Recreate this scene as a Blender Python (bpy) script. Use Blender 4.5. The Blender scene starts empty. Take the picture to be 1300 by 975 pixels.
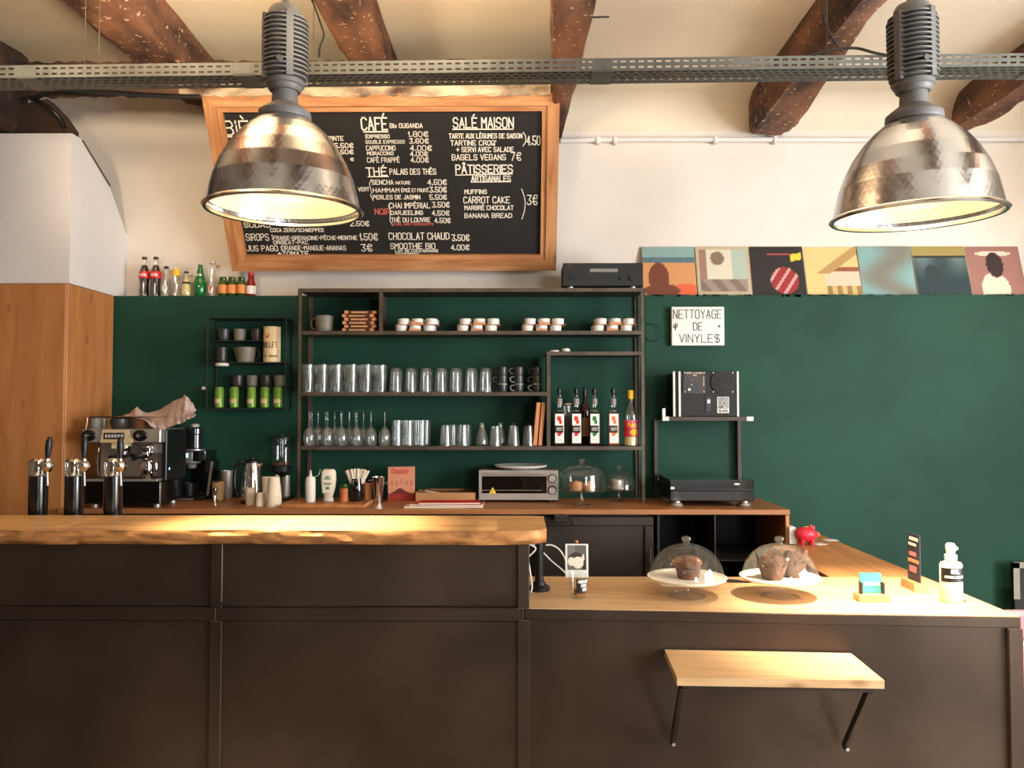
import bpy, math, random
from mathutils import Vector, Matrix, Euler
R = random.Random(7)
C = bpy.context.scene.collection
sc = bpy.context.scene
EYE = 1.42
PI = math.pi
# ------------------------------------------------------------------ camera
cam = bpy.data.cameras.new('camera'); camo = bpy.data.objects.new('camera', cam); C.objects.link(camo)
cam.sensor_width = 36; cam.lens = 36 * 1000 / 1300; cam.clip_start = .05
camo.location = (0, 0, EYE); camo.rotation_euler = (math.radians(91.862), 0, math.radians(.573))
sc.camera = camo
# ------------------------------------------------------------------ world, lights, exposure
w = bpy.data.worlds.new('world'); sc.world = w; w.use_nodes = True
w.node_tree.nodes['Background'].inputs[0].default_value = (.75, .86, 1, 1)
w.node_tree.nodes['Background'].inputs[1].default_value = .1
sc.view_settings.view_transform = 'Standard'; sc.view_settings.look = 'None'
sc.view_settings.exposure = 0.7; sc.view_settings.gamma = 1
LAMP_W = 110          # watts of each pendant bulb
WARM = (1, .85, .64)

def area(name, loc, rot, sx, sy, power, col):
    l = bpy.data.lights.new(name, 'AREA'); l.shape = 'RECTANGLE'; l.size = sx; l.size_y = sy
    l.energy = power; l.color = col
    o = bpy.data.objects.new(name, l); C.objects.link(o); o.location = loc; o.rotation_euler = rot
    return o
# daylight coming in through the shop windows behind the camera (openings in wall_front)
DAY = [(2.9, 1.3, 1.7, 2.2, 95)]
for x, wd, z, h, p in DAY:
    area('window_daylight', (x, -4.45, z), (math.radians(90), 0, 0), wd, h, p, (.86, .93, 1))
area('side_window_daylight', (4.15, .7, 1.45), (math.radians(90), 0, math.radians(90)), 2.6, 2.2, 300, (.88, .94, 1))
# unseen fill spots added above the frame to brighten the ceiling and beams
for x, y, p, c in ((-1.4, 2.3, 150, (1, .80, .54)), (-.3, 2.5, 90, (1, .82, .58)), (1.2, 2.3, 24, (1, .88, .74)), (2.6, 2.2, 24, (1, .88, .74))):
    l = bpy.data.lights.new('ceiling_fill_spot', 'SPOT'); l.energy = p; l.color = c; l.shadow_soft_size = .1; l.spot_size = math.radians(150); l.spot_blend = .9
    o = bpy.data.objects.new('ceiling_fill_spot', l); C.objects.link(o); o.location = (x, y, 2.8); o.rotation_euler = (math.radians(180 - 30), 0, 0)
for x, p, rx, c in ((-1.9, 62, 94, (1, .80, .56)), (-.6, 30, 94, (1, .80, .56)), (3.35, 62, 78, (1, .90, .72)), (1.9, 22, 74, (1, .95, .88))):      # unseen spots added to brighten the back wall
    l = bpy.data.lights.new('wall_fill_spot', 'SPOT'); l.energy = p; l.color = c; l.shadow_soft_size = .08; l.spot_size = math.radians(46 if x < 1 else 66); l.spot_blend = .9
    o = bpy.data.objects.new('wall_fill_spot', l); C.objects.link(o); o.location = (x, 2.1, 2.6); o.rotation_euler = (math.radians(rx), 0, 0)
l = bpy.data.lights.new('room_fill_light', 'POINT'); l.energy = 5; l.color = (1, .78, .5); l.shadow_soft_size = .12  # added warm fill, no such lamp in view
o = bpy.data.objects.new('room_fill_light', l); C.objects.link(o); o.location = (-.6, -.6, 2.75)

# ------------------------------------------------------------------ helpers
_M = camo.rotation_euler.to_matrix()
def ray(px, py):
    return _M @ Vector(((px - 650) / 1000, (487.5 - py) / 1000, -1))
def pt(px, py, D):
    d = ray(px, py); return Vector((0, 0, EYE)) + d * (D / d.y)
def X(px, D, py=520): return pt(px, py, D).x
def Z(py, D, px=650): return pt(px, py, D).z

def lin(c):
    return tuple(((v / 255) / 12.92 if v <= 10 else (((v / 255) + .055) / 1.055) ** 2.4) for v in c)

class MB:
    def __init__(s): s.v = []; s.f = []; s.m = []; s.T = None
    def add(s, vs, fs, mi=0):
        n = len(s.v)
        if s.T is not None: vs = [s.T @ Vector(v) for v in vs]
        s.v += [tuple(v) for v in vs]; s.f += [tuple(i + n for i in f) for f in fs]; s.m += [mi] * len(fs)
    def box(s, x0, x1, y0, y1, z0, z1, mi=0, b=0):
        if b:
            return s.rbox(x0, x1, y0, y1, z0, z1, b, mi)
        s.add([(x0, y0, z0), (x1, y0, z0), (x1, y1, z0), (x0, y1, z0), (x0, y0, z1), (x1, y0, z1), (x1, y1, z1), (x0, y1, z1)],
              [(3, 2, 1, 0), (4, 5, 6, 7), (0, 1, 5, 4), (1, 2, 6, 5), (2, 3, 7, 6), (3, 0, 4, 7)], mi)
        return s
    def rbox(s, x0, x1, y0, y1, z0, z1, b, mi=0):
        # bevelled box: a chamfer of width b on every edge
        vs = []; idx = {}
        xs = (x0, x1); ys = (y0, y1); zs = (z0, z1)
        for i in (0, 1):
            for j in (0, 1):
                for k in (0, 1):
                    sx, sy, sz = (1 - 2 * i) * b, (1 - 2 * j) * b, (1 - 2 * k) * b
                    for a in range(3):
                        p = [xs[i] + sx, ys[j] + sy, zs[k] + sz]
                        p[a] = (xs[i], ys[j], zs[k])[a]
                        idx[(i, j, k, a)] = len(vs); vs.append(tuple(p))
        f = []
        for a in range(3):
            o = [q for q in range(3) if q != a]
            for e in (0, 1):
                def key(u, v):
                    t = [0, 0, 0]; t[a] = e; t[o[0]] = u; t[o[1]] = v; return idx[(*t, a)]
                q = [key(0, 0), key(1, 0), key(1, 1), key(0, 1)]
                if (e == 0) != (a == 1): q.reverse()
                f.append(q)
            for u in (0, 1):
                for v in (0, 1):
                    def k2(c, face):
                        t = [0, 0, 0]; t[a] = c; t[o[0]] = u; t[o[1]] = v; return idx[(*t, face)]
                    q = [k2(0, o[0]), k2(1, o[0]), k2(1, o[1]), k2(0, o[1])]
                    f.append(q)
        for i in (0, 1):
            for j in (0, 1):
                for k in (0, 1): f.append([idx[(i, j, k, 0)], idx[(i, j, k, 1)], idx[(i, j, k, 2)]])
        s.add(vs, f, mi); return s
    def prism(s, pts, y0, y1, mi=0, axis='y'):
        n = len(pts)
        def P(p, t): return {'y': (p[0], t, p[1]), 'z': (p[0], p[1], t), 'x': (t, p[0], p[1])}[axis]
        vs = [P(p, y0) for p in pts] + [P(p, y1) for p in pts]
        s.add(vs, [tuple(range(n)), tuple(range(2 * n - 1, n - 1, -1))] + [((i + 1) % n, i, n + i, n + (i + 1) % n) for i in range(n)], mi)
        return s
    def lathe(s, prof, n=24, c=(0, 0, 0), mi=0, rot=None, sx=1, sy=1, wob=None):
        vs = []; fs = []; k = len(prof)
        for i in range(n):
            a = 2 * PI * i / n
            for r, z in prof:
                rr = r * (wob(a, z) if wob else 1)
                v = Vector((rr * math.cos(a) * sx, rr * math.sin(a) * sy, z))
                if rot: v = rot @ v
                vs.append((v.x + c[0], v.y + c[1], v.z + c[2]))
        for i in range(n):
            j = (i + 1) % n
            for q in range(k - 1):
                a, b, c2, d = i * k + q, j * k + q, j * k + q + 1, i * k + q + 1
                if prof[q][0] < 1e-6: fs.append((a, c2, d))
                elif prof[q + 1][0] < 1e-6: fs.append((a, b, d))
                else: fs.append((a, b, c2, d))
        s.add(vs, fs, mi); return s
    def cyl(s, p0, p1, r, n=12, mi=0, r1=None):
        p0 = Vector(p0); p1 = Vector(p1); d = p1 - p0
        q = d.to_track_quat('Z', 'Y').to_matrix(); L = d.length; r1 = r if r1 is None else r1
        return s.lathe([(0, 0), (r, 0), (r1, L), (0, L)], n, p0, mi, q)
    def tube(s, pts, r, n=8, mi=0, smooth=0):
        pts = [Vector(p) for p in pts]
        if smooth:
            o = []
            for i in range(len(pts) - 1):
                p0 = pts[max(i - 1, 0)]; p1 = pts[i]; p2 = pts[i + 1]; p3 = pts[min(i + 2, len(pts) - 1)]
                for k in range(smooth):
                    t = k / smooth
                    o.append(.5 * ((2 * p1) + (p2 - p0) * t + (2 * p0 - 5 * p1 + 4 * p2 - p3) * t * t + (3 * p1 - p0 - 3 * p2 + p3) * t ** 3))
            pts = o + [pts[-1]]
        vs = []; fs = []; up = Vector((0, 0, 1)); m = len(pts); pu = None
        for i, p in enumerate(pts):
            d = (pts[min(i + 1, m - 1)] - pts[max(i - 1, 0)]).normalized()
            if pu is None: pu = d.cross(Vector((.3, .5, .8))).normalized()
            pu = (pu - d * pu.dot(d)).normalized(); w2 = d.cross(pu)
            rr = r[i] if isinstance(r, (list, tuple)) else r
            for k in range(n):
                a = 2 * PI * k / n; vs.append(p + (pu * math.cos(a) + w2 * math.sin(a)) * rr)
        for i in range(m - 1):
            for k in range(n):
                a = i * n + k; b = i * n + (k + 1) % n; fs.append((a, b, b + n, a + n))
        fs.append(tuple(range(n))[::-1]); fs.append(tuple(range((m - 1) * n, m * n)))
        s.add(vs, fs, mi); return s
    def build(s, name, mats, parent=None, smooth=True, ang=35):
        me = bpy.data.meshes.new(name); me.from_pydata(s.v, [], s.f)
        if not isinstance(mats, (list, tuple)): mats = [mats]
        for m in mats: me.materials.append(m)
        if len(mats) > 1: me.polygons.foreach_set('material_index', s.m)
        me.validate(); me.update()
        import bmesh
        bm = bmesh.new(); bm.from_mesh(me); bmesh.ops.recalc_face_normals(bm, faces=bm.faces); bm.to_mesh(me); bm.free()
        if smooth:
            me.polygons.foreach_set('use_smooth', [True] * len(me.polygons))
            try: me.set_sharp_from_angle(angle=math.radians(ang))
            except Exception: pass
        o = bpy.data.objects.new(name, me); C.objects.link(o)
        if parent: o.parent = parent
        return o

def tag(o, label, cat, group=None):
    o['label'] = label; o['category'] = cat
    if group: o['group'] = group
    return o
def thing(name, label, cat, loc=(0, 0, 0), rz=0, group=None):
    o = bpy.data.objects.new(name, None); C.objects.link(o); o.location = loc; o.rotation_euler = (0, 0, rz)
    o.empty_display_size = .05
    return tag(o, label, cat, group)
def solo(mb, name, mats, label, cat, loc=(0, 0, 0), rz=0, group=None, **k):
    o = mb.build(name, mats, **k); o.location = loc; o.rotation_euler = (0, 0, rz); return tag(o, label, cat, group)
def struct(mb, name, mats, **k):
    o = mb.build(name, mats, **k); o['kind'] = 'structure'; return o
def dup(root, loc, rz=None, label=None):
    r = root.copy(); C.objects.link(r); r.location = loc
    if rz is not None: r.rotation_euler = (0, 0, rz)
    if label: r['label'] = label
    for ch in list(root.children):
        c = ch.copy(); C.objects.link(c); c.parent = r
        for g in list(ch.children):
            d = g.copy(); C.objects.link(d); d.parent = c
    return r

# ------------------------------------------------------------------ materials
def mat(name, col, rough=.5, metal=0, var=0, scale=8, bump=0, bscale=60, col2=None, stretch=None, trans=0, ior=1.45, spec=.5, coat=0, detail=6, alpha=1):
    m = bpy.data.materials.new(name); m.use_nodes = True; nt = m.node_tree; p = nt.nodes['Principled BSDF']
    c = lin(col); p.inputs['Roughness'].default_value = rough; p.inputs['Metallic'].default_value = metal
    p.inputs['Transmission Weight'].default_value = trans; p.inputs['IOR'].default_value = ior
    p.inputs['Specular IOR Level'].default_value = spec; p.inputs['Coat Weight'].default_value = coat
    tc = nt.nodes.new('ShaderNodeTexCoord'); mp = nt.nodes.new('ShaderNodeMapping'); nt.links.new(tc.outputs['Object'], mp.inputs[0])
    if stretch: mp.inputs['Scale'].default_value = stretch
    nz = nt.nodes.new('ShaderNodeTexNoise'); nz.inputs['Scale'].default_value = scale; nz.inputs['Detail'].default_value = detail
    nt.links.new(mp.outputs[0], nz.inputs['Vector'])
    rp = nt.nodes.new('ShaderNodeValToRGB'); nt.links.new(nz.outputs[0], rp.inputs[0])
    v = var or .04
    c2 = lin(col2) if col2 else tuple(max(0, x * (1 - v * 2)) for x in c)
    rp.color_ramp.elements[0].position = .35; rp.color_ramp.elements[1].position = .65
    rp.color_ramp.elements[0].color = (*c2, 1); rp.color_ramp.elements[1].color = (*[min(1, x * (1 + v)) for x in c], 1)
    nt.links.new(rp.outputs[0], p.inputs['Base Color'])
    if bump:
        n2 = nt.nodes.new('ShaderNodeTexNoise'); n2.inputs['Scale'].default_value = bscale; n2.inputs['Detail'].default_value = 5
        nt.links.new(mp.outputs[0], n2.inputs['Vector'])
        b = nt.nodes.new('ShaderNodeBump'); b.inputs['Strength'].default_value = bump; b.inputs['Distance'].default_value = .01
        nt.links.new(n2.outputs[0], b.inputs['Height']); nt.links.new(b.outputs[0], p.inputs['Normal'])
    return m
def glass(name, tint=(1, 1, 1), rough=.0, refl=1.0, minr=.03, haze=0):
    """thin-walled glass: transparent with Fresnel reflection"""
    m = bpy.data.materials.new(name); m.use_nodes = True; nt = m.node_tree; nt.nodes.clear()
    out = nt.nodes.new('ShaderNodeOutputMaterial'); mix = nt.nodes.new('ShaderNodeMixShader')
    tr = nt.nodes.new('ShaderNodeBsdfTransparent'); gl = nt.nodes.new('ShaderNodeBsdfGlossy')
    tr.inputs[0].default_value = (*tint, 1); gl.inputs['Roughness'].default_value = max(rough, .02)
    lw = nt.nodes.new('ShaderNodeFresnel'); lw.inputs[0].default_value = 1.5
    ma = nt.nodes.new('ShaderNodeMath'); ma.operation = 'MULTIPLY_ADD'; ma.inputs[1].default_value = refl; ma.inputs[2].default_value = minr
    ge = nt.nodes.new('ShaderNodeNewGeometry')
    # Fresnel for back faces would show total reflection, so feed it the outward facing normal
    lw2 = nt.nodes.new('ShaderNodeLayerWeight'); lw2.inputs[0].default_value = .18
    nt.links.new(lw2.outputs['Fresnel'], ma.inputs[0]); ma.use_clamp = True
    fc = nt.nodes.new('ShaderNodeMath'); fc.operation = 'POWER'; fc.inputs[1].default_value = 2.6
    nt.links.new(lw2.outputs['Facing'], fc.inputs[0])
    nt.nodes.remove(lw); nt.links.new(fc.outputs[0], ma.inputs[0])
    nt.links.new(ma.outputs[0], mix.inputs[0]); nt.links.new(tr.outputs[0], mix.inputs[1]); nt.links.new(gl.outputs[0], mix.inputs[2])
    if haze:
        m2 = nt.nodes.new('ShaderNodeMixShader'); df = nt.nodes.new('ShaderNodeBsdfDiffuse'); df.inputs[0].default_value = (.8, .78, .74, 1); m2.inputs[0].default_value = haze  # pale diffuse mixed in, standing in for light caught by the glass
        nt.links.new(mix.outputs[0], m2.inputs[1]); nt.links.new(df.outputs[0], m2.inputs[2]); nt.links.new(m2.outputs[0], out.inputs[0])
    else: nt.links.new(mix.outputs[0], out.inputs[0])
    return m
def emis(name, col, s):
    m = bpy.data.materials.new(name); m.use_nodes = True; p = m.node_tree.nodes['Principled BSDF']
    p.inputs['Base Color'].default_value = (*col, 1); p.inputs['Emission Color'].default_value = (*col, 1); p.inputs['Emission Strength'].default_value = s
    return m
def wood(name, c1, c2, stretch=(1.2, 14, 14), scale=2.2, rough=.45, knots=True, bump=.15, spec=.4):
    m = mat(name, c1, rough, spec=spec); nt = m.node_tree; p = nt.nodes['Principled BSDF']
    tc = nt.nodes.new('ShaderNodeTexCoord'); mp = nt.nodes.new('ShaderNodeMapping'); mp.inputs['Scale'].default_value = stretch
    nt.links.new(tc.outputs['Object'], mp.inputs[0])
    n = nt.nodes.new('ShaderNodeTexNoise'); n.inputs['Scale'].default_value = scale; n.inputs['Detail'].default_value = 8; n.inputs['Distortion'].default_value = .6
    nt.links.new(mp.outputs[0], n.inputs['Vector'])
    r = nt.nodes.new('ShaderNodeValToRGB'); r.color_ramp.elements[0].position = .3; r.color_ramp.elements[1].position = .68
    r.color_ramp.elements[0].color = (*lin(c2), 1); r.color_ramp.elements[1].color = (*lin(c1), 1); nt.links.new(n.outputs[0], r.inputs[0])
    last = r.outputs[0]
    if knots:
        mp2 = nt.nodes.new('ShaderNodeMapping'); mp2.inputs['Scale'].default_value = tuple(3.2 if s < 5 else 7 for s in stretch)
        nt.links.new(tc.outputs['Object'], mp2.inputs[0])
        v = nt.nodes.new('ShaderNodeTexVoronoi'); v.inputs['Scale'].default_value = 1.1; nt.links.new(mp2.outputs[0], v.inputs['Vector'])
        r2 = nt.nodes.new('ShaderNodeValToRGB'); r2.color_ramp.elements[0].position = .03; r2.color_ramp.elements[1].position = .14
        r2.color_ramp.elements[0].color = (.45, .34, .25, 1); r2.color_ramp.elements[1].color = (1, 1, 1, 1); nt.links.new(v.outputs['Distance'], r2.inputs[0])
        mx = nt.nodes.new('ShaderNodeMix'); mx.data_type = 'RGBA'; mx.blend_type = 'MULTIPLY'; mx.inputs['Factor'].default_value = .75
        nt.links.new(last, mx.inputs['A']); nt.links.new(r2.outputs[0], mx.inputs['B']); last = mx.outputs['Result']
    nt.links.new(last, p.inputs['Base Color'])
    b = nt.nodes.new('ShaderNodeBump'); b.inputs['Strength'].default_value = bump; b.inputs['Distance'].default_value = .004
    nt.links.new(n.outputs[0], b.inputs['Height']); nt.links.new(b.outputs[0], p.inputs['Normal'])
    return m
def vcol(name, rough=.6, spec=.3):
    m = bpy.data.materials.new(name); m.use_nodes = True; nt = m.node_tree; p = nt.nodes['Principled BSDF']
    p.inputs['Roughness'].default_value = rough; p.inputs['Specular IOR Level'].default_value = spec
    a = nt.nodes.new('ShaderNodeVertexColor'); a.layer_name = 'print'
    nz = nt.nodes.new('ShaderNodeTexNoise'); nz.inputs['Scale'].default_value = 40
    mx = nt.nodes.new('ShaderNodeMix'); mx.data_type = 'RGBA'; mx.blend_type = 'MULTIPLY'; mx.inputs['Factor'].default_value = .12
    nt.links.new(a.outputs[0], mx.inputs['A']); nt.links.new(nz.outputs[0], mx.inputs['B']); nt.links.new(mx.outputs['Result'], p.inputs['Base Color'])
    return m

M = {}
M['plaster'] = mat('white_plaster', (214, 203, 190), .85, var=.03, scale=2.2, bump=.10, bscale=9)
M['darkwall'] = mat('brown_wall', (92, 76, 62), .8, var=.06, scale=2)
M['ceiling'] = mat('ceiling_plaster', (214, 200, 176), .9, var=.04, scale=1.6, bump=.14, bscale=7)
M['column'] = mat('column_white', (212, 206, 200), .8, var=.02, scale=3, bump=.05, bscale=12)
M['green'] = mat('green_paint', (24, 61, 46), .62, var=.09, scale=3, bump=.09, bscale=22, spec=.22)
M['floor'] = mat('grey_floor', (142, 126, 108), .5, var=.08, scale=3)
M['beam'] = mat('old_beam', (128, 84, 58), .85, col2=(56, 35, 24), scale=7, bump=.9, bscale=16, stretch=(1, .35, 1))
def flecks(m, col, th=.68, sc_=38):
    nt = m.node_tree; p = nt.nodes['Principled BSDF']; src = p.inputs['Base Color'].links[0].from_socket
    tc = nt.nodes.new('ShaderNodeTexCoord'); n = nt.nodes.new('ShaderNodeTexNoise'); n.inputs['Scale'].default_value = sc_; n.inputs['Detail'].default_value = 3
    nt.links.new(tc.outputs['Object'], n.inputs['Vector']); r = nt.nodes.new('ShaderNodeValToRGB'); r.color_ramp.elements[0].position = th; r.color_ramp.elements[1].position = th + .05
    nt.links.new(n.outputs[0], r.inputs[0]); mx = nt.nodes.new('ShaderNodeMix'); mx.data_type = 'RGBA'; nt.links.new(r.outputs[0], mx.inputs['Factor'])
    nt.links.new(src, mx.inputs['A']); mx.inputs['B'].default_value = (*lin(col), 1); nt.links.new(mx.outputs['Result'], p.inputs['Base Color'])
flecks(M['beam'], (186, 154, 122), .64)
M['darkbeam'] = mat('dark_beam', (84, 54, 36), .85, col2=(30, 19, 13), scale=4, bump=1, bscale=14, stretch=(.5, 1, 1))
M['flake'] = mat('flaking_paint', (196, 176, 146), .85, col2=(70, 44, 30), scale=9, bump=.8, bscale=22, stretch=(.45, 1, 1))
M['tray'] = mat('galvanised_steel', (100, 100, 94), .55, metal=.5, var=.08, scale=20)
M['iron'] = mat('raw_black_iron', (62, 52, 44), .42, metal=.55, var=.15, scale=3, bump=.04, bscale=30)
M['panel'] = mat('waxed_steel_panel', (80, 66, 55), .46, metal=.8, col2=(62, 50, 41), scale=2.2, bump=.05, bscale=8, detail=8)
M['shelfmetal'] = mat('shelf_steel', (84, 72, 60), .5, metal=.4, var=.15, scale=14)
M['shelfboard'] = mat('dark_shelf_board', (44, 36, 28), .6, var=.1, scale=6)
M['barwood'] = wood('oak_slab', (208, 166, 112), (176, 128, 76), stretch=(1, 9, 9), scale=2.4, rough=.38, knots=False)
M['bark'] = wood('live_edge', (196, 136, 78), (104, 62, 30), stretch=(3, 5, 9), scale=3.2, rough=.6, knots=False, bump=.6)
M['ply'] = wood('pine_top', (204, 168, 124), (184, 144, 100), stretch=(1.2, 12, 12), rough=.4)
M['plyy'] = wood('pine_top_lengthwise', (196, 138, 84), (168, 110, 62), stretch=(12, 1.2, 12), rough=.4, knots=False)
M['worktop'] = wood('worktop_wood', (164, 108, 66), (136, 86, 50), stretch=(1.2, 12, 12), rough=.4, knots=False)
M['cabwood'] = wood('cabinet_wood', (182, 122, 70), (160, 102, 56), stretch=(9, 9, 1.4), scale=1.6, rough=.45)
M['frame'] = wood('frame_wood', (186, 134, 90), (150, 98, 60), stretch=(1.4, 14, 14), rough=.4)
M['frameup'] = wood('frame_wood_upright', (186, 134, 90), (150, 98, 60), stretch=(14, 1.4, 14), rough=.4)
M['slate'] = mat('blackboard', (20, 17, 14), .75, var=.2, scale=4)
M['chalk'] = mat('chalk_white', (228, 220, 204), .9)
M['chalkred'] = mat('chalk_red', (190, 96, 84), .9)
M['alu'] = mat('lamp_aluminium', (196, 198, 204), .21, metal=1, var=.04, scale=5)
M['castgrey'] = mat('cast_grey', (104, 101, 97), .55, metal=.2, var=.05, scale=8)
M['reflector'] = mat('reflector_inside', (214, 200, 164), .35, metal=.2)
M['bulb'] = emis('bulb_glow', (1, .85, .6), 6)
M['black'] = mat('black_plastic', (18, 17, 16), .4)
M['blackm'] = mat('black_matte', (24, 22, 20), .7)
M['blackgloss'] = mat('black_gloss', (16, 14, 13), .18, coat=.5)
M['chrome'] = mat('chrome', (225, 222, 216), .09, metal=1, var=.01)
M['steel'] = mat('brushed_steel', (186, 178, 168), .42, metal=.75, var=.05, scale=30, stretch=(1, 1, 8))
M['greyp'] = mat('grey_plastic', (122, 118, 110), .5)
M['white'] = mat('white_plastic', (214, 208, 198), .45)
M['cream'] = mat('cream_paper', (222, 206, 180), .7)
M['kraft'] = mat('kraft_card', (176, 128, 84), .8, var=.06)
M['orange'] = mat('orange_card', (196, 130, 86), .7)
M['beige'] = mat('beige_label', (196, 170, 128), .8)
M['ovensteel'] = mat('oven_steel', (168, 158, 148), .4, metal=.4)
M['rim'] = mat('pale_rim', (190, 186, 178), .4)
M['mug'] = mat('grey_stoneware', (112, 106, 92), .5, var=.08)
M['darkmug'] = mat('dark_stoneware', (52, 50, 44), .35)
M['tin'] = mat('ivory_tin', (222, 198, 150), .4)
M['greencan'] = mat('green_can', (104, 138, 46), .35, metal=.2)
M['cloth'] = mat('pinkish_cloth', (206, 184, 178), .9, var=.08, scale=14, bump=.4, bscale=60)
M['red'] = mat('red_plastic', (200, 38, 52), .4)
M['pink'] = mat('pink_upholstery', (184, 108, 114), .8, bump=.15, bscale=300)
M['cola'] = mat('cola', (28, 8, 6), .08, coat=.4)
M['redlabel'] = mat('red_label', (196, 30, 34), .5)
M['yellow'] = mat('yellow_plastic', (232, 186, 40), .45)
M['juice'] = mat('pale_drink', (214, 200, 140), .1, var=.02)
M['amber'] = mat('amber_syrup', (150, 74, 24), .12)
M['darksyrup'] = mat('dark_syrup', (42, 16, 12), .12)
M['emerald'] = mat('green_bottle_glass', (14, 96, 40), .06, coat=.5)
M['olive'] = mat('olive_bottle_glass', (52, 74, 22), .12)
M['orangelabel'] = mat('orange_label', (216, 136, 72), .6)
M['crimson'] = mat('tomato_juice', (128, 22, 16), .2)
M['glass'] = glass('clear_glass', (.96, .97, .96), refl=.7, minr=.03)
M['glassware'] = glass('drinking_glass', (.90, .92, .90), refl=.9, minr=.07, rough=.10, haze=.045)
M['dome'] = glass('dome_glass', (.96, .96, .94), refl=.9, minr=.07, haze=.015)
M['plateglass'] = glass('plate_glass', (.97, .97, .96), refl=.9, minr=.12, rough=.08)
M['ovenglass'] = mat('oven_glass', (22, 16, 12), .08, coat=.5)
M['smoked'] = mat('smoked_acrylic', (30, 30, 28), .12, coat=.6)
M['choc'] = mat('chocolate_sponge', (76, 40, 24), .75, col2=(52, 24, 14), scale=30, bump=.7, bscale=90)
M['chocpaper'] = mat('brown_baking_paper', (98, 66, 46), .75, var=.1, scale=20, bump=.3, bscale=80)
M['swirl'] = mat('marbled_sponge', (140, 88, 56), .7, col2=(72, 34, 20), scale=14, bump=.6, bscale=60, stretch=(1, 1, 2.4))
M['doily'] = mat('sugar_white_plate', (238, 230, 214), .6)
M['teal'] = mat('teal_card', (58, 150, 132), .6)
M['navy'] = mat('dark_card', (44, 46, 58), .5)
M['screen'] = emis('blue_screen', (.25, .7, 1), 2.2)
M['print'] = vcol('printed_card')
M['pepper'] = mat('orange_wood_jar', (186, 104, 60), .6, var=.1, scale=20)
M['gel'] = mat('gel_bottle', (210, 192, 168), .35)
M['papers'] = mat('paper', (222, 216, 206), .8)
M['led'] = emis('led', (.35, .6, 1), 3)

# ------------------------------------------------------------------ hand lettering (stroke glyphs)
O_ = "160501103041453616"; C_ = "4536160501103041"; S_ = "453616050413334241301001"; P_ = "00063645443303"
G = dict(A="002640|1232", B="00063645443303|3342413000", C=C_, D="00062645412000", E="46060040|0333", F="460600|0333", G="453616050110304143|2343",
 H="0006|4046|0343", I="0006", J="3631201001", K="0006|460340", L="060040", M="0006234640", N="00064046", O=O_, P=P_, Q=O_ + "|2240", R=P_ + "|2340",
 S=S_, T="0646|2620", U="060110304146", V="062046", W="0610233046", X="0046|0640", Y="062346|2320", Z="06460040", i="0004|0506")
G.update({'0': "15241120 3124 35261615".replace(' ', ''), '1': "041610", '2': "05163645440040", '3': "0646234241301001", '4': "30360242", '5': "46060333424130 1001".replace(' ', ''),
 '6': "4536160501103041423303", '7': "064610", '8': "13040516364544331302011030414233", '9': "4313040516364541 3010".replace(' ', ''),
 '€': '5546261511204051|0444|0242', 'a': '341403011030|3430', 'd': '341403011030|3630', 'c': '341403011030', 'o': '140301102031332414', 'l': '0600', 'u': '0401102031|3430', 'e': '023233241403011030', 'r': '0400|032434', 'p': '0400|04243332210 1'.replace(' ',''), 'y': '0412|3400', ',': "1100", '.': "0001", ':': "0102|0405", '-': "0323", '+': "0343|2125", "'": "0506", '(': "2615111 020".replace(' ', '')[:8], ')': "06151100",
 '/': "0036", '!': "0001|0206", '$': S_ + "|2026"})
G['0'] = O_; G['('] = "26151120"; G['É'] = G['E'] + "|1728"; G['È'] = G['E'] + "|1827"; G['Ê'] = G['E'] + "|172837"; G['Â'] = G['A'] + "|172837"; G['Ï'] = "0004|0506"
def strokes(text):
    out = []; x = 0
    for ch in text:
        if ch == ' ': x += 3; continue
        g = G.get(ch) or G.get(ch.upper())
        if not g: x += 3; continue
        mx = 0
        for st in g.split('|'):
            p = [(int(st[k]), int(st[k + 1])) for k in range(0, len(st) - 1, 2)]
            mx = max(mx, max(a for a, b in p)); out.append([(a + x, b) for a, b in p])
        x += mx + 1.7
    return out, max(x - 1.7, .01)
def letter(mb, text, x0, x1, y0, y1, f, wdt, jit=.12, mi=0, fit=True):
    """draw text in the rectangle (x0..x1, y0 base..y1 cap height); f maps (x, y) to 3D"""
    st, W = strokes(text); sx = (x1 - x0) / W; sy = (y1 - y0) / 6
    if not fit: sx = math.copysign(abs(sy) * .75, x1 - x0)
    for s in st:
        p = [Vector((x0 + (a + R.uniform(-jit, jit)) * sx, y0 + (b + R.uniform(-jit, jit)) * sy)) for a, b in s]
        line2(mb, p, f, wdt, mi)
def line2(mb, p, f, wdt, mi=0):
    for a, b in zip(p, p[1:]):
        a = Vector(a); b = Vector(b)
        d = b - a
        if d.length < 1e-7: continue
        d.normalize(); n = Vector((-d.y, d.x)) * wdt / 2; e = d * wdt / 2
        q = [a - e - n, b + e - n, b + e + n, a - e + n]
        mb.add([f(v.x, v.y) for v in q], [(0, 1, 2, 3)], mi)
def art(name, w_, h_, fn, f, parent, n=40, m=40, matn='print'):
    """flat print: a fine sheet coloured by fn(u, v) -> sRGB"""
    vs = []; cols = []; fs = []
    for j in range(m + 1):
        for i in range(n + 1):
            u, v = i / n, j / m; vs.append(f(u * w_, v * h_)); cols.append((*lin(fn(u, v)), 1))
    for j in range(m):
        for i in range(n):
            a = j * (n + 1) + i; fs.append((a, a + 1, a + n + 2, a + n + 1))
    me = bpy.data.meshes.new(name); me.from_pydata(vs, [], fs); me.materials.append(M[matn])
    at = me.color_attributes.new('print', 'FLOAT_COLOR', 'POINT')
    for k, c in enumerate(cols): at.data[k].color = c
    o = bpy.data.objects.new(name, me); C.objects.link(o); o.parent = parent
    return o
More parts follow.
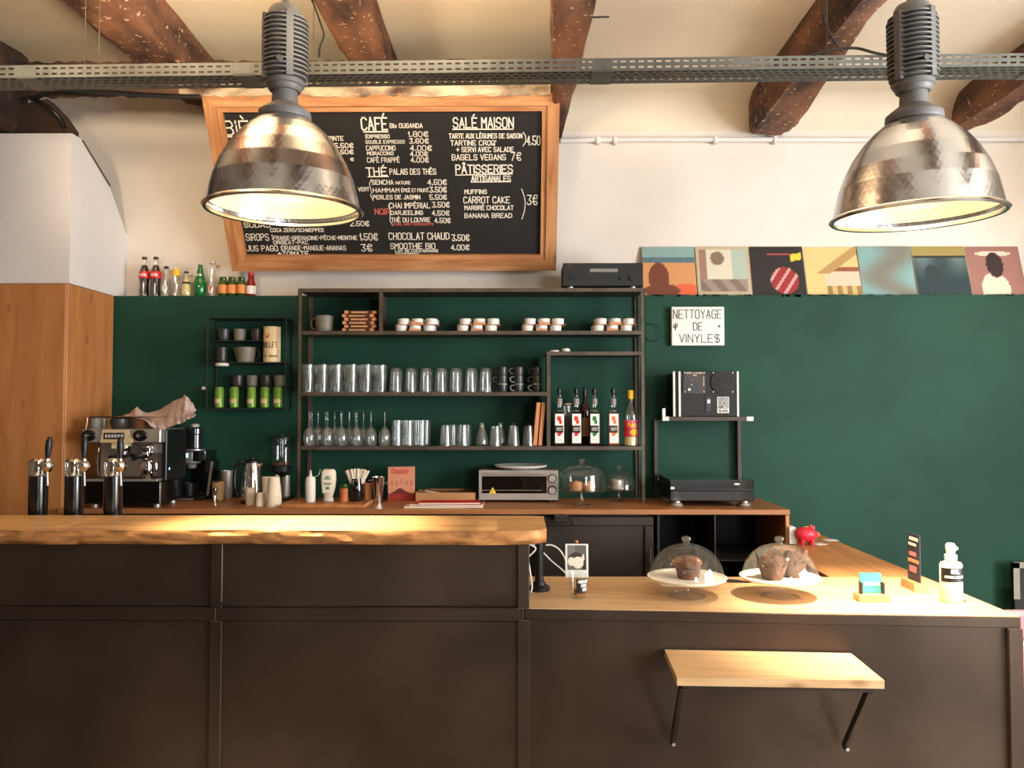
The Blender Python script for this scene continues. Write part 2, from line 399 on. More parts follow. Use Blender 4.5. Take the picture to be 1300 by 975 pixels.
#SECTION:SHELL
# ================================================================== SHELL
XL, XR, YW, YG = -3.2, 4.2, 4.63, 4.5
ZG = EYE + .655                      # top of the green wainscot ledge
HL, HR = EYE + 2.02, EYE + 1.82      # ceiling height left and right of the middle beam
m = MB(); m.box(XL, XR, -4.7, 4.8, -.1, 0); struct(m, 'floor', M['floor'])
m = MB(); m.box(XL, .22, -4.7, 4.8, HL, HL + .1)
m.box(.22, XR, -4.7, 4.8, HR, HL + .1)
n = 10                                # plaster cove where the right ceiling runs into the wall
prof = [(YW - .17 + .17 * math.sin(k / n * PI / 2), HR - .17 + .17 * math.cos(k / n * PI / 2)) for k in range(n + 1)] + [(YW + .05, HR - .17), (YW + .05, HR + .05), (YW - .17, HR + .05)]
m.prism(prof, .22, XR, axis='x')
struct(m, 'ceiling', M['ceiling'])
m = MB(); m.box(XL, XR, YW, 4.8, 0, HL); struct(m, 'wall_back', M['plaster'])
m = MB(); m.box(-2.4, XR, YG, YW, 0, ZG)
for k in range(60):                   # brushed paint crust along the ledge edge
    x = R.uniform(.7, 3.1); m.box(x, x + R.uniform(.01, .05), YG - .003, YG + .01, ZG - R.uniform(.004, .012), ZG + R.uniform(.001, .004))
struct(m, 'wall_back', M['green'])
m = MB(); m.box(XL - .1, XL, -4.7, 4.8, 0, HL); struct(m, 'wall_left', M['darkwall'])
m = MB(); m.box(XR, XR + .1, -4.7, 4.8, 0, HL); struct(m, 'wall_right', M['plaster'])
# wall behind the camera, with window openings
m = MB(); y0, y1 = -4.8, -4.55
xs = [XL] + sum([[x - wd / 2, x + wd / 2] for x, wd, z, h, p in DAY], []) + [XR]
for k in range(0, len(xs), 2): m.box(xs[k], xs[k + 1], y0, y1, 0, HL)
for x, wd, z, h, p in DAY:
    m.box(x - wd / 2, x + wd / 2, y0, y1, 0, z - h / 2); m.box(x - wd / 2, x + wd / 2, y0, y1, z + h / 2, HL)
struct(m, 'wall_front', M['darkwall'])
# boxed-in column at the left with its sloping top
m = MB(); Zc = EYE + 1.44
side = [(4.04, EYE + .655), (4.04, Zc), (4.13, Zc - .0), (4.42, EYE + 1.27), (4.66, EYE + 1.0), (4.66, EYE + .655)]
m.prism(side, XL, -2.335, axis='x')
struct(m, 'trim_1', M['column'], smooth=False)

def beam(name, rings, label, mt='beam', seed=1, amp=.012, taper=None):
    """rings: (y, x0, x1, z0, z1) along the length"""
    rr = random.Random(seed); n = 28; vs = []; fs = []; N = 16
    ph = [rr.uniform(0, 6) for _ in range(8)]
    for k in range(n + 1):
        t = k / n * (len(rings) - 1); i = min(int(t), len(rings) - 2); u = t - i
        y, x0, x1, z0, z1 = [a + (b - a) * u for a, b in zip(rings[i], rings[i + 1])]
        e = 0
        if taper and k > n - 3: e = (k - (n - 3)) / 3 * taper
        cx, cz, hx, hz = (x0 + x1) / 2, (z0 + z1) / 2, (x1 - x0) / 2 - e, (z1 - z0) / 2
        for q in range(N):
            a = 2 * PI * (q + .5) / N; ca, sa = math.cos(a), math.sin(a); pw = .28
            xx = math.copysign(abs(ca) ** pw, ca) * hx; zz = math.copysign(abs(sa) ** pw, sa) * hz
            w_ = amp * (math.sin(y * 3.1 + ph[q % 8]) + .5 * math.sin(y * 9 + ph[(q + 3) % 8]) + rr.uniform(-.35, .35))
            if zz > 0: w_ *= .3
            vs.append((cx + xx + w_ * ca, y + (rr.uniform(-.01, .01) if 0 < k < n else 0), cz + zz + w_ * sa + (e if sa < 0 else 0) * .6))
    for k in range(n):
        for q in range(N): a = k * N + q; b = k * N + (q + 1) % N; fs.append((a, b, b + N, a + N))
    fs.append(tuple(range(N))); fs.append(tuple(range(n * N, n * N + N))[::-1])
    m = MB(); m.add(vs, fs); o = m.build(name, M[mt], ang=60); o['kind'] = 'structure'; o['label'] = label
    return o
zl0, zl1 = EYE + 1.80, HL + .02
beam('ceiling_beam', [(1.0, -2.02, -1.73, zl0, zl1), (3.4, -2.0, -1.74, zl0 - .01, zl1), (4.66, -2.0, -1.76, zl0, zl1)], 'dark weathered ceiling beam left of the left lamp', seed=3, amp=.016)
beam('ceiling_beam', [(1.0, -.93, -.70, zl0, zl1), (3.5, -.93, -.70, zl0 + .01, zl1), (4.66, -.90, -.70, zl0, zl1)], 'brown ceiling beam right behind the left lamp', seed=5, amp=.010)
zr0 = EYE + 1.61
beam('ceiling_beam', [(1.0, .10, .33, zr0, HL + .02), (3.1, .125, .31, zr0, HL + .02), (4.64, .185, .265, zr0, HL + .02)], 'straight brown ceiling beam ending beside the menu board', seed=6, amp=.007, taper=.01)
beam('ceiling_beam', [(1.0, 1.27, 1.44, zr0 + .02, HR + .06), (3.1, 1.31, 1.46, zr0, HR + .06), (4.4, 1.33, 1.56, zr0 - .01, HR + .06), (4.64, 1.345, 1.57, zr0 + .0, HR + .06)], 'tapering brown ceiling beam left of the right lamp', seed=8, amp=.012, taper=.03)
beam('ceiling_beam', [(1.0, 2.50, 2.66, zr0, HR + .06), (3.2, 2.49, 2.64, zr0, HR + .06), (4.64, 2.51, 2.68, zr0 + .02, HR + .06)], 'brown ceiling beam at the right edge behind the right lamp', seed=9, amp=.014, taper=.03)
# cross beam (lintel) above the menu board, flaking paint on its underside
vs = []; fs = []; N = 90; rr = random.Random(4)
prf = [(4.05, 1.635), (4.04, 1.72), (4.045, 1.82), (4.13, 1.83), (4.13, 1.70), (4.12, 1.662)]
for k in range(N + 1):
    x = -3.2 + (3.36) * k / N
    for y, z in prf: vs.append((x, y + rr.uniform(-.006, .006), EYE + z + (rr.uniform(-.008, .008))))
for k in range(N):
    for q in range(6): a = k * 6 + q; b = k * 6 + (q + 1) % 6; fs.append((a, b, b + 6, a + 6))
fs += [tuple(range(6)), tuple(range(N * 6, N * 6 + 6))[::-1]]
m = MB(); m.add(vs, fs); m.m = [(1 if ((k % 6) in (1, 2, 3) or k // 6 < 38) and k < N * 6 else 0) for k in range(len(fs))]; o = m.build('cross_beam', [M['flake'], M['darkbeam']]); o['kind'] = 'structure'
m = MB(); m.tube([(-3.19, 3.99, EYE + 1.86), (-2.5, 4.0, EYE + 1.85), (-1.9, 4.0, EYE + 1.835), (-1.5, 4.0, EYE + 1.83)], .03, 8, smooth=4)
beam('ceiling_beam', [(3.6, -3.16, -2.70, EYE + 1.50, EYE + 1.90), (4.0, -3.18, -2.64, EYE + 1.46, EYE + 1.92), (4.14, -3.18, -2.62, EYE + 1.45, EYE + 1.92)], 'thick black-brown beam end resting on the white column', mt='darkbeam', seed=12, amp=.02)
m = MB()
N = 24; top = [(-3.19, 1.66), (-2.72, 1.67), (-2.62, 1.60), (-2.48, 1.63), (-2.40, 1.55), (-2.345, 1.47), (-2.345, 1.442), (-3.19, 1.442)]
m.prism([(a, b + EYE) for a, b in top], 4.06, 4.12); o = m.build('cross_beam', M['darkbeam']); o['kind'] = 'structure'
m = MB(); m.tube([(-2.333, 4.135, EYE + 1.435), (-2.332, 4.42, EYE + 1.272)], .006, 6)  # dark strip put in as the shadow line along the column's sloping edge
o = m.build('shadow_strip', M['darkwall']); o['kind'] = 'structure'
# white conduit along the right wall
th = thing('wall_pipe', 'thin white conduit running along the wall under the right beams', 'pipe', (0, 4.6, EYE + 1.585))
m = MB(); m.tube([(.24, .0, .0), (.5, 0, .005), (1.2, 0, .004), (2.2, 0, -.002), (3.3, 0, 0), (4.19, 0, 0)], .014, 10, smooth=3); m.build('pipe', M['column'], th)
for x in (.46, .56, 1.15, 1.5, 2.35, 3.1):
    m = MB(); m.box(x - .012, x + .012, -.02, .03, -.02, .02, b=.004); m.build('pipe_clip', M['column'], th)
# black cables at the left, below the cross beam
m = MB(); m.tube([pt(40, 126, 4.02), pt(52, 121, 4.0), pt(72, 115, 3.99), pt(95, 116, 3.99), pt(150, 118, 4.0), pt(190, 121, 4.0), pt(254, 123, 4.0)], .013, 8, smooth=5)
solo(m, 'electric_cable', M['black'], 'thick black cable running under the cross beam to the menu board', 'cable')
m = MB(); m.tube([pt(38, 124, 4.035), pt(52, 130, 4.0), pt(66, 140, 4.0), pt(76, 150, 4.02), pt(82, 162, 4.03)], .011, 8, smooth=5)
solo(m, 'electric_cable', M['black'], 'black cable curving down to the corner of the white column', 'cable')
m = MB(); x0 = X(757, 3.3, 22); p = pt(762, 22, 3.3); m.cyl((.29, 3.3, p.z), (.29 + .09, 3.3, p.z + .002), .004, 8)
solo(m, 'nail', M['iron'], 'thin dark nail sticking out of the middle ceiling beam', 'nail')

# ------------------------------------------------------------------ perforated cable tray hung across the room
def tray():
    A = Vector((pt(0, 74, 3.05).x - .35, 3.05, EYE + 1.36)); Bx = X(1300, 2.97, 62) + .35
    ang = math.atan2(-.08, Bx - A.x); L = Bx - A.x
    th = thing('cable_tray', 'long perforated grey steel cable tray hung across the room', 'cable tray', (A.x, 3.057, EYE + 1.31), ang)
    H, W = .05, .122; pitch = .0345; sl = .021
    cuts = [0, 1.32, 2.72, L]
    for s in range(3):
        m = MB(); a, b = cuts[s], cuts[s + 1] - .003
        def face(rows, span, to3, stag):
            # rows: list of slot centre positions across the width
            hs = .0036; edges = [0]
            for r in rows: edges += [r - hs, r + hs]
            edges.append(span)
            for k in range(0, len(edges), 2):
                m.add([to3(a, edges[k]), to3(b, edges[k]), to3(b, edges[k + 1]), to3(a, edges[k + 1])], [(0, 1, 2, 3)])
            for ri, r in enumerate(rows):
                n = int((b - a) / pitch); off = (pitch / 2 if (stag and ri % 2) else 0)
                x = a + off; last = a
                for q in range(n + 1):
                    s0 = a + off + q * pitch + .006; s1 = s0 + sl
                    if s1 > b: break
                    m.add([to3(last, r - hs), to3(s0, r - hs), to3(s0, r + hs), to3(last, r + hs)], [(0, 1, 2, 3)]); last = s1
                m.add([to3(last, r - hs), to3(b, r - hs), to3(b, r + hs), to3(last, r + hs)], [(0, 1, 2, 3)])
        face([.014, .036], H, lambda u, v: (u, 0, v), False)
        face([.014, .036], H, lambda u, v: (u, W, v), False)
        face([.014, .038, .061, .085, .109], W, lambda u, v: (u, v, 0), True)
        m.add([(a, 0, H), (b, 0, H), (b, .008, H), (a, .008, H)], [(0, 1, 2, 3)])
        m.build('tray_section', M['tray'], th, smooth=False)
    for c in (.45, 1.32, 2.72, 4.4):
        m = MB(); m.box(c - .035, c + .045, -.0025, -.0005, .004, H - .004); m.box(c - .035, c + .045, .0, W, -.003, -.001)
        m.build('joint_plate', M['tray'], th, smooth=False)
    # power cables lying in the tray
    for k in range(3):
        m = MB(); y = .03 + k * .03
        m.tube([(0.02 + q * (L - .04) / 14, y + R.uniform(-.01, .01), .008 + .003 * k) for q in range(15)], .006, 6, smooth=2)
        m.build('tray_cable', M['blackm'], th)
    return th
tray()
def hanger(label, px, py, Dd, ztop, ztray=EYE + 1.355):
    p = pt(px, py, Dd); m = MB(); m.cyl((p.x, Dd, ztray), (p.x, Dd, ztop), .0018, 6)
    solo(m, 'hanging_wire', M['shelfmetal'], label, 'wire', group=None)
hanger('left of the two thin wires hanging from the leftmost beam', 108, 50, 3.1, HL)
hanger('right of the two thin wires hanging from the leftmost beam', 126, 50, 3.1, HL)
hanger('thin wire hanging just right of the left lamp housing', 398, 50, 3.1, HL)
hanger('thin wire crossing the beam left of the right lamp', 1050, 40, 3.04, HR)
m = MB(); m.tube([pt(388, -20, 3.1), pt(398, 5, 3.1), pt(408, 32, 3.1), pt(411, 45, 3.1), pt(406, 60, 3.1), pt(405, 72, 3.1)], .004, 6, smooth=5)
solo(m, 'electric_cable', M['black'], 'thin black cord dangling to the tray right of the left lamp', 'cable')
m = MB(); m.tube([pt(1030, 70, 3.0), pt(1055, 64, 2.98), pt(1085, 61, 2.96), pt(1110, 67, 2.95), pt(1135, 72, 2.98), pt(1150, 76, 3.02)], .006, 6, smooth=5)
solo(m, 'electric_cable', M['black'], 'black cable arching out of the tray left of the right lamp', 'cable')
m = MB(); m.tube([pt(1052, -10, 3.03), pt(1046, 18, 3.03), pt(1055, 45, 3.03), pt(1070, 66, 3.03)], .004, 6, smooth=5)
solo(m, 'electric_cable', M['black'], 'thin black cord sagging across the beam left of the right lamp', 'cable')

# ------------------------------------------------------------------ wooden cupboard in the left corner
m = MB(); th = thing('tall_cupboard', 'tall light wood cupboard in the left corner under the white column', 'cupboard', (-2.335, 4.03, 0))
m.box(XL + 2.335 + .005, 0, 0, .46, .0, EYE + .653, b=.003); m.build('cupboard_body', M['cabwood'], th)
m = MB(); m.box(XL + 2.335 + .01, -.004, -.014, 0, .1, EYE + .648, b=.002); m.build('front_panel', M['cabwood'], th)

# ================================================================== PENDANT LAMPS
def lamp(px, py, D, label, roll, loc=None, power=1.0):
    p = loc or pt(px, py, D)
    th = thing('pendant_lamp', label, 'lamp', p, 0, None); th.rotation_euler = Euler(roll)
    r = .247
    prof = [(r + .006, -.002), (r + .008, .004), (r, .010), (r - .007, .045), (r - .019, .095), (r - .039, .147), (r - .066, .196), (r - .096, .237), (r - .126, .268), (r - .153, .290), (.078, .302)]
    P2 = []
    for (a, b), (c, d) in zip(prof[2:], prof[3:]):
        for k in range(3): P2.append((a + (c - a) * k / 3, b + (d - b) * k / 3))
    P2.append(prof[-1])
    def dimpled(P2, n, mt, nm, off=0):
        # hammered facets: staggered rings joined by flat triangles
        vs = []; fs = []; K = len(P2)
        for q, (rr, zz) in enumerate(P2):
            for i in range(n): a = 2 * PI * (i + (q % 2) / 2) / n; vs.append(((rr + off) * math.cos(a), (rr + off) * math.sin(a), zz))
        for q in range(K - 1):
            for i in range(n):
                a, b, c, d = q * n + i, q * n + (i + 1) % n, (q + 1) * n + i, (q + 1) * n + (i + 1) % n
                if q % 2 == 0: fs += [(a, b, c), (b, d, c)]
                else: fs += [(a, d, c), (a, b, d)]
        m = MB(); m.add(vs, fs); m.build(nm, M[mt], th, smooth=(mt == 'alu'), ang=180) if False else m.build(nm, M[mt], th, smooth=False)
    dimpled(P2, 72, 'alu', 'reflector_shade')
    dimpled(P2[1:] + [(.02, .296)], 44, 'reflector', 'reflector_lining', -.006)
    rim = MB(); rim.lathe([(r - .004, -.004), (r + .006, -.006), (r + .012, 0), (r + .008, .006), (r - .002, .006), (r - .004, -.004)], 72); rim.build('rim', M['alu'], th)
    co = MB(); co.lathe([(.076, .296), (.084, .300), (.086, .306), (.084, .322), (.076, .328), (.070, .333), (.052, .346), (.043, .352), (.040, .395), (.045, .398), (0, .398)], 40); co.build('collar', M['castgrey'], th)
    ho = MB(); z = .392
    ho.lathe([(0, z), (.048, z), (.054, z + .006), (.056, z + .016), (.062, z + .02), (.062, z + .034), (.054, z + .04), (.052, z + .06), (.052, z + .235), (.056, z + .24), (.054, z + .262), (.047, z + .275), (.026, z + .284), (.012, z + .286), (0, z + .286)], 40)
    ho.build('ballast_core', M['castgrey'], th)
    for k in range(14):
        f = MB(); zz = .432 + k * .0148; rr = .0745 if 0 < k < 13 else .070
        f.lathe([(.05, zz), (rr, zz + .001), (rr + .001, zz + .0035), (rr, zz + .006), (.05, zz + .007)], 36, wob=lambda a, z: 1 + .03 * math.cos(a * 4 + .6)); f.build('cooling_fin', M['castgrey'], th)
    for a in (.6, 2.1, 3.6, 5.2):
        f = MB(); f.T = Matrix.Rotation(a, 4, 'Z'); f.box(.048, .073, -.012, .012, .425, .64, b=.002); f.build('spine', M['castgrey'], th)
    s = MB(); s.cyl((.004, -.066, .475), (.004, -.080, .475), .009, 16); s.build('lock_screw', M['castgrey'], th)
    ey = MB(); ey.lathe([(0, .675), (.016, .675), (.014, .69), (.010, .70), (.006, .708), (0, .708)], 16); ey.build('cable_gland', M['castgrey'], th)
    T = th.rotation_euler.to_matrix(); top = T @ Vector((0, 0, .704)); hc = (HL if p[0] < .2 else HR) - p[2]
    inv = T.transposed()
    cd = MB(); cd.tube([inv @ Vector((top.x + (0 - top.x * 0) , top.y, top.z + (hc - top.z) * k / 4)) for k in range(5)], .0045, 6); cd.build('suspension_cord', M['black'], th)
    bl = MB(); bl.lathe([(0, .10), (.02, .105), (.034, .125), (.036, .15), (.024, .185), (.016, .24), (0, .24)], 24); bl.build('bulb', M['bulb'], th)
    l = bpy.data.lights.new('bulb_light', 'POINT'); l.energy = LAMP_W * power * .022; l.color = WARM; l.shadow_soft_size = .035
    lo = bpy.data.objects.new('bulb_light', l); C.objects.link(lo); lo.parent = th; lo.location = (0, 0, .085)
    l = bpy.data.lights.new('reflector_beam', 'SPOT'); l.energy = LAMP_W * power * 3.2; l.color = WARM; l.shadow_soft_size = .07; l.spot_size = math.radians(56); l.spot_blend = 1
    lo = bpy.data.objects.new('reflector_beam', l); C.objects.link(lo); lo.parent = th; lo.location = (0, 0, .07); lo.rotation_euler = (math.radians(6), 0, 0)
    return th
lamp(361, 267, 2.58, 'large brushed aluminium pendant lamp hanging in front of the menu board', (.03, math.radians(.3), 0))
lamp(1163, 275, 2.50, 'large brushed aluminium pendant lamp hanging at the right above the counter end', (.045, math.radians(-1.5), 0), power=1.15)
lamp(0, 0, 0, 'aluminium pendant lamp hanging to the right outside the bar counter', (0, 0, 0), loc=(3.3, 3.7, EYE + .9), power=1.1)

# ================================================================== MENU BOARD
Db, Dt = 4.55, 4.08
bl_, tl_, br_, tr_ = pt(297, 342, Db), pt(253, 118, Dt), pt(704, 343, Db), pt(707, 120, Dt)
org = bl_.copy(); U = Vector((1, 0, 0)); V = (((tl_ + tr_) - (bl_ + br_)) / 2); V.x = 0; BH = V.length; V.normalize(); Nn = U.cross(V)
BW = ((br_.x - bl_.x) + (tr_.x - tl_.x)) / 2
board = thing('menu_board', 'large black menu board in a wide wooden frame, tilted forward above the shelves', 'menu board', org)
board.rotation_euler = Matrix((U, V, Nn)).transposed().to_euler()
def bd(px, py):
    d = ray(px, py); o = Vector((0, 0, EYE)); t = (org - o).dot(Nn) / d.dot(Nn); q = o + d * t - org
    return q.dot(U), q.dot(V)
m = MB(); m.box(.05, BW - .05, .05, BH - .05, -.008, .0); m.build('slate', M['slate'], board)
fw, fl = .062, .034
for nm, (x0, y0, x1, y1), hor in (('t', (0, BH, BW, BH - fw), 1), ('b', (0, 0, BW, fw), 1), ('l', (0, 0, fw, BH), 0), ('r', (BW, 0, BW - fw, BH), 0)):
    for lip in (0, 1):
        o_ = fw * .92 if lip else 0; w2 = fl if lip else fw; z0, z1 = (-.02, .022) if lip else (-.02, .034)
        m = MB(); a = min(x0, x1) + (o_ if hor else 0); b = max(x0, x1) - (o_ if hor else 0)
        if hor:
            ya = (BH - o_) if nm == 't' else o_; yb = ya - w2 if nm == 't' else ya + w2
            m.prism([(o_, ya), (BW - o_, ya), (BW - o_ - w2, yb), (o_ + w2, yb)], z0, z1, axis='z')
        else:
            xa = (BW - o_) if nm == 'r' else o_; xb = xa - w2 if nm == 'r' else xa + w2
            m.prism([(xa, o_), (xa, BH - o_), (xb, BH - o_ - w2), (xb, o_ + w2)], z0, z1, axis='z')
        m.build('inner_lip' if lip else 'frame_rail', M['frame'] if hor else M['frameup'], board)
A4 = lambda zx, zy: bd(440 + zx / 4.064, 110 + zy / 4.064)
B4 = lambda zx, zy: bd(240 + zx / 3.9, 100 + zy / 3.9)
def row(cv, text, x0, x1, y0, y1, wd=.0036, col='chalk'):
    a = cv(x0, y1); b = cv(x1, y0); m = MB()
    letter(m, text, a[0], b[0], a[1], b[1], lambda x, y: (x, y, .002), wd, .10 if y1 - y0 > 22 else .04)
    m.build('lettering', M[col], board, smooth=False)
def rule(cv, pts_, wd=.004, col='chalk'):
    m = MB(); line2(m, [cv(*p) for p in pts_], lambda x, y: (x, y, .0022), wd); m.build('chalk_line', M[col], board, smooth=False)
for t, x0, x1, y0, y1, *w_ in [
    ('CAFÉ', 80, 205, 160, 222, .0075), ('Bio OUGANDA', 225, 390, 190, 212), ('EXPRESSO', 100, 220, 248, 265), ('1,80€', 320, 420, 232, 258), ('DOUBLE EXPRESSO', 100, 298, 276, 293, .003), ('3,60€', 325, 422, 268, 292),
    ('CAPPUCCiNO', 103, 250, 305, 328), ('4,00€', 330, 438, 304, 330), ('MORACCiNO', 108, 240, 336, 352), ('4,00€', 330, 418, 336, 358), ('CAFÉ FRAPPÉ', 108, 272, 366, 390), ('4,00€', 333, 422, 366, 390),
    ('THÉ', 105, 205, 418, 458, .0065), ('PALAiS DES THÉS', 224, 460, 424, 452, .0045), ('SENCHA', 132, 240, 482, 504, .0042), ('NATURE', 255, 328, 488, 503, .003), ('4,50€', 420, 515, 480, 506, .0045), ('VERT', 62, 115, 520, 538),
    ('HAMMAM', 138, 270, 524, 544, .0042), ('ÉPiCÉ ET FRUiTÉ', 284, 422, 526, 543, .003), ('3,50€', 430, 515, 518, 544, .0045), ('PERLES DE JASMiN', 138, 378, 560, 580, .0042), ('5,50€', 430, 515, 558, 582, .0045),
    ('CHAÏ iMPÉRiAL', 222, 430, 600, 626, .0042), ('3,50€', 443, 530, 596, 622, .0045), ('DARJEELiNG', 230, 392, 640, 660, .0042), ('4,50€', 442, 528, 640, 664, .0045), ('THÉ DU LOUVRE', 232, 430, 676, 698, .0042), ('4,50€', 455, 535, 678, 702, .0045),
    ('CHOCOLAT CHAUD', 220, 528, 754, 788, .0048), ('3,50€', 545, 632, 764, 794, .0048), ('SMOOTHiE BiO', 228, 455, 808, 836, .0045), ('4,00€', 540, 632, 816, 842, .0045), ('LAiT DE COCO-BANANE', 252, 472, 840, 853, .003), ('GiNGEMBRE', 255, 372, 858, 870, .003),
    ('SALÉ MAiSON', 552, 860, 160, 212, .0065), ('TARTE AUX LÉGUMES DE SAiSON', 530, 905, 242, 266, .0042), ('4,50', 930, 998, 255, 300, .0045), ('TARTiNE CROQ\'', 538, 770, 278, 302, .0045), ('+ SERVi AVEC SALADE', 568, 860, 312, 336, .0042),
    ('BAGELS VEGANS', 545, 820, 350, 378, .0045), ('7€', 850, 900, 340, 380, .0048), ('PÂTiSSERiES', 565, 855, 404, 446, .007), ('ARTiSANALES', 645, 845, 460, 488, .0055), ('MUFFiNS', 610, 722, 532, 552, .0045), ('CARROT CAKE', 605, 840, 568, 600, .005),
    ('MARBRÉ CHOCOLAT', 610, 860, 614, 635, .0045), ('BANANA BREAD', 610, 852, 654, 676, .0045), ('3€', 932, 985, 560, 608, .005)]:
    row(A4, t, x0, x1, y0, y1, *(w_ or [.0038]))
row(A4, 'NOiR', 148, 222, 630, 658, .005, 'chalkred'); row(A4, 'EARL GREY BERGAMOTE', 245, 448, 704, 715, .0028, 'chalkred')
for t, x0, x1, y0, y1, *w_ in [('BiÈRES', 180, 470, 208, 278, .0075), ('PiNTE', 695, 762, 285, 305), ('5,50€', 722, 812, 320, 342, .0045), ('6,50€', 722, 812, 352, 372, .0045), ('€', 800, 814, 392, 405),
    ('SODAS', 275, 400, 712, 735, .0045), ('2,50€', 800, 890, 705, 728, .0045), ('COCA ZERO/SCHWEPPES', 405, 665, 740, 757), ('SiROPS :', 285, 410, 768, 800, .0045), ('FRAiSE-GRENADiNE-PÊCHE-MENTHE', 420, 830, 778, 797),
    ('1,50€', 848, 932, 766, 798, .005), ('ORGEAT-PAC', 420, 588, 802, 818), ('JUS PAGO :', 290, 455, 826, 852, .0045), ('ORANGE-MANGUE-ANANAS', 462, 775, 826, 848), ('3€', 855, 905, 820, 852, .005), ('+TOMATE', 443, 590, 855, 876, .005)]:
    row(B4, t, x0, x1, y0, y1, *(w_ or [.0038]))
rule(A4, [(90, 233), (212, 232)], .007); rule(A4, [(112, 464), (215, 463)], .006); rule(A4, [(548, 220), (858, 219)], .0055); rule(A4, [(562, 456), (855, 450)], .005); rule(A4, [(642, 492), (846, 490)], .0045)
rule(B4, [(190, 287), (400, 290)], .006); rule(A4, [(912, 235), (924, 255), (924, 285), (910, 306)]); rule(A4, [(903, 528), (918, 570), (922, 600), (918, 640), (905, 682)])
rule(A4, [(128, 478), (118, 500), (124, 528), (130, 545), (124, 560), (138, 588)], .0034); rule(A4, [(228, 598), (216, 614), (226, 640), (224, 690), (238, 716)], .0034)
for px in (300, 478, 580, 700):       # wire loops the board hangs from
    a = pt(px, 118, Dt); m = MB(); x, y = bd(px, 121); T_ = board.rotation_euler.to_matrix().transposed()
    e = T_ @ (Vector((a.x + .01, 4.12, EYE + 1.665)) - org)
    m.cyl((x, y, .0), (e.x, e.y, e.z), .002, 6); m.build('hanging_loop', M['tray'], board)
#SECTION:COUNTERS
# ================================================================== BAR COUNTER
LZ = .75                              # low counter top height
FX0, FX1, FY0, FY1 = .016, 1.62, 2.68, 2.587
ang = math.atan2(FY1 - FY0, FX1 - FX0); FL = math.hypot(FX1 - FX0, FY1 - FY0)
bar = thing('bar_counter', 'long dark waxed steel bar counter with welded frame', 'counter', (FX0, FY0, 0))
def part(nm, mt, m, parent, **k): return m.build(nm, M[mt], parent, **k)
xs_ = [-3.1, -1.045, -.004]
for i in range(2):                    # left run: two bays, each with a lower and an upper sheet
    a, b = xs_[i] + .018, xs_[i + 1] - .018
    m = MB(); m.box(a, b, .006, .012, .04, LZ - .046, b=.001); part('steel_sheet', 'panel', m, bar)
    m = MB()
    N = 40; vs = []                   # upper sheet, slightly buckled along its lower lip
    for k in range(N + 1):
        x = a + (b - a) * k / N; bo = .006 * math.sin(k / N * PI * 1.3 + i) * (i == 1) + .002
        vs += [(x, .010, .962), (x, .010 - bo * .3, .80), (x, .004 - bo, .757), (x, .010, .752)]
    m.add(vs, [(k * 4 + q, k * 4 + 4 + q, k * 4 + 5 + q, k * 4 + 1 + q) for k in range(N) for q in range(3)]); part('steel_sheet', 'panel', m, bar)
    m = MB(); m.box(a - .018, b + .018, .0, .03, LZ - .044, LZ, b=.002); part('steel_rail', 'panel', m, bar)
    m = MB(); m.box(a - .018, b + .018, .0, .03, .0, .04, b=.002); part('steel_rail', 'panel', m, bar)
for x in xs_[1:]:
    m = MB(); m.box(x - .02, x + .02, -.002, .029, .0, LZ - .0445, b=.001); part('steel_post', 'panel', m, bar)
    m = MB(); m.box(x - .02, x + .02, -.001, .03, LZ, .966, b=.002); part('steel_post', 'panel', m, bar)
x = -.004                              # I-shaped weld joint
for q in ((x - .02, x + .02, LZ - .001, LZ + .002), (x - .019, x + .019, LZ - .042, LZ - .039), (x - .0015, x + .0015, LZ - .04, LZ)):
    m = MB(); m.box(q[0], q[1], -.0035, -.001, q[2], q[3]); part('weld_bead', 'shelfmetal', m, bar)
m = MB(); m.box(-1.063, -1.035, -.0035, -.001, LZ - .046, LZ - .043); part('weld_bead', 'shelfmetal', m, bar)
Rm = Matrix.Rotation(ang, 4, 'Z')      # right run, turned slightly towards the room
m = MB(); m.T = Rm; m.box(.0, FL - .04, .004, .010, .03, LZ - .036, b=.001); part('steel_sheet', 'panel', m, bar)
m = MB(); m.T = Rm; m.box(.0, FL, .0, .03, LZ - .036, LZ - .002, b=.0015); part('steel_rail', 'panel', m, bar)
m = MB(); m.T = Rm; m.box(FL - .045, FL, -.012, .035, .0, LZ - .036, b=.002); part('steel_post', 'panel', m, bar)
m = MB(); m.box(FX1 - FX0 - .008, FX1 - FX0, FY1 - FY0 + .04, 4.49 - FY0, .02, LZ - .03); part('side_sheet', 'panel', m, bar)
m = MB(); m.box(-3.1, 1.2, .47, .49, .02, LZ - .031); part('back_sheet', 'panel', m, bar)
# low wooden counter top with its wing running back to the wall
T0 = LZ - .03
m = MB()
m.prism([(FX0 + .001, FY0 + .031), (FX1 - .003, FY1 + .012), (FX1, 3.19), (1.23, 3.19), (FX0, 3.19), (-3.1, 3.19), (-3.1, FY0 + .031)], T0, LZ, axis='z')
m.prism([(FX0 + .001, FY0 + .004), (FX1 - .003, FY1 + .004), (FX1 - .003, FY1 + .012), (FX0 + .001, FY0 + .031)], LZ - .002, LZ, axis='z')
th = m.build('counter_top', M['ply']); tag(th, 'light pine counter top of the low bar with cake stands on it', 'countertop')
m = MB(); m.prism([(1.24, 3.192), (FX1, 3.192), (FX1 - .006, 4.495), (1.36, 4.495), (1.36, 3.93), (1.24, 3.93)], T0, LZ, axis='z')
tag(m.build('wing_top', M['plyy']), 'brown wooden side counter running back to the green wall', 'countertop')
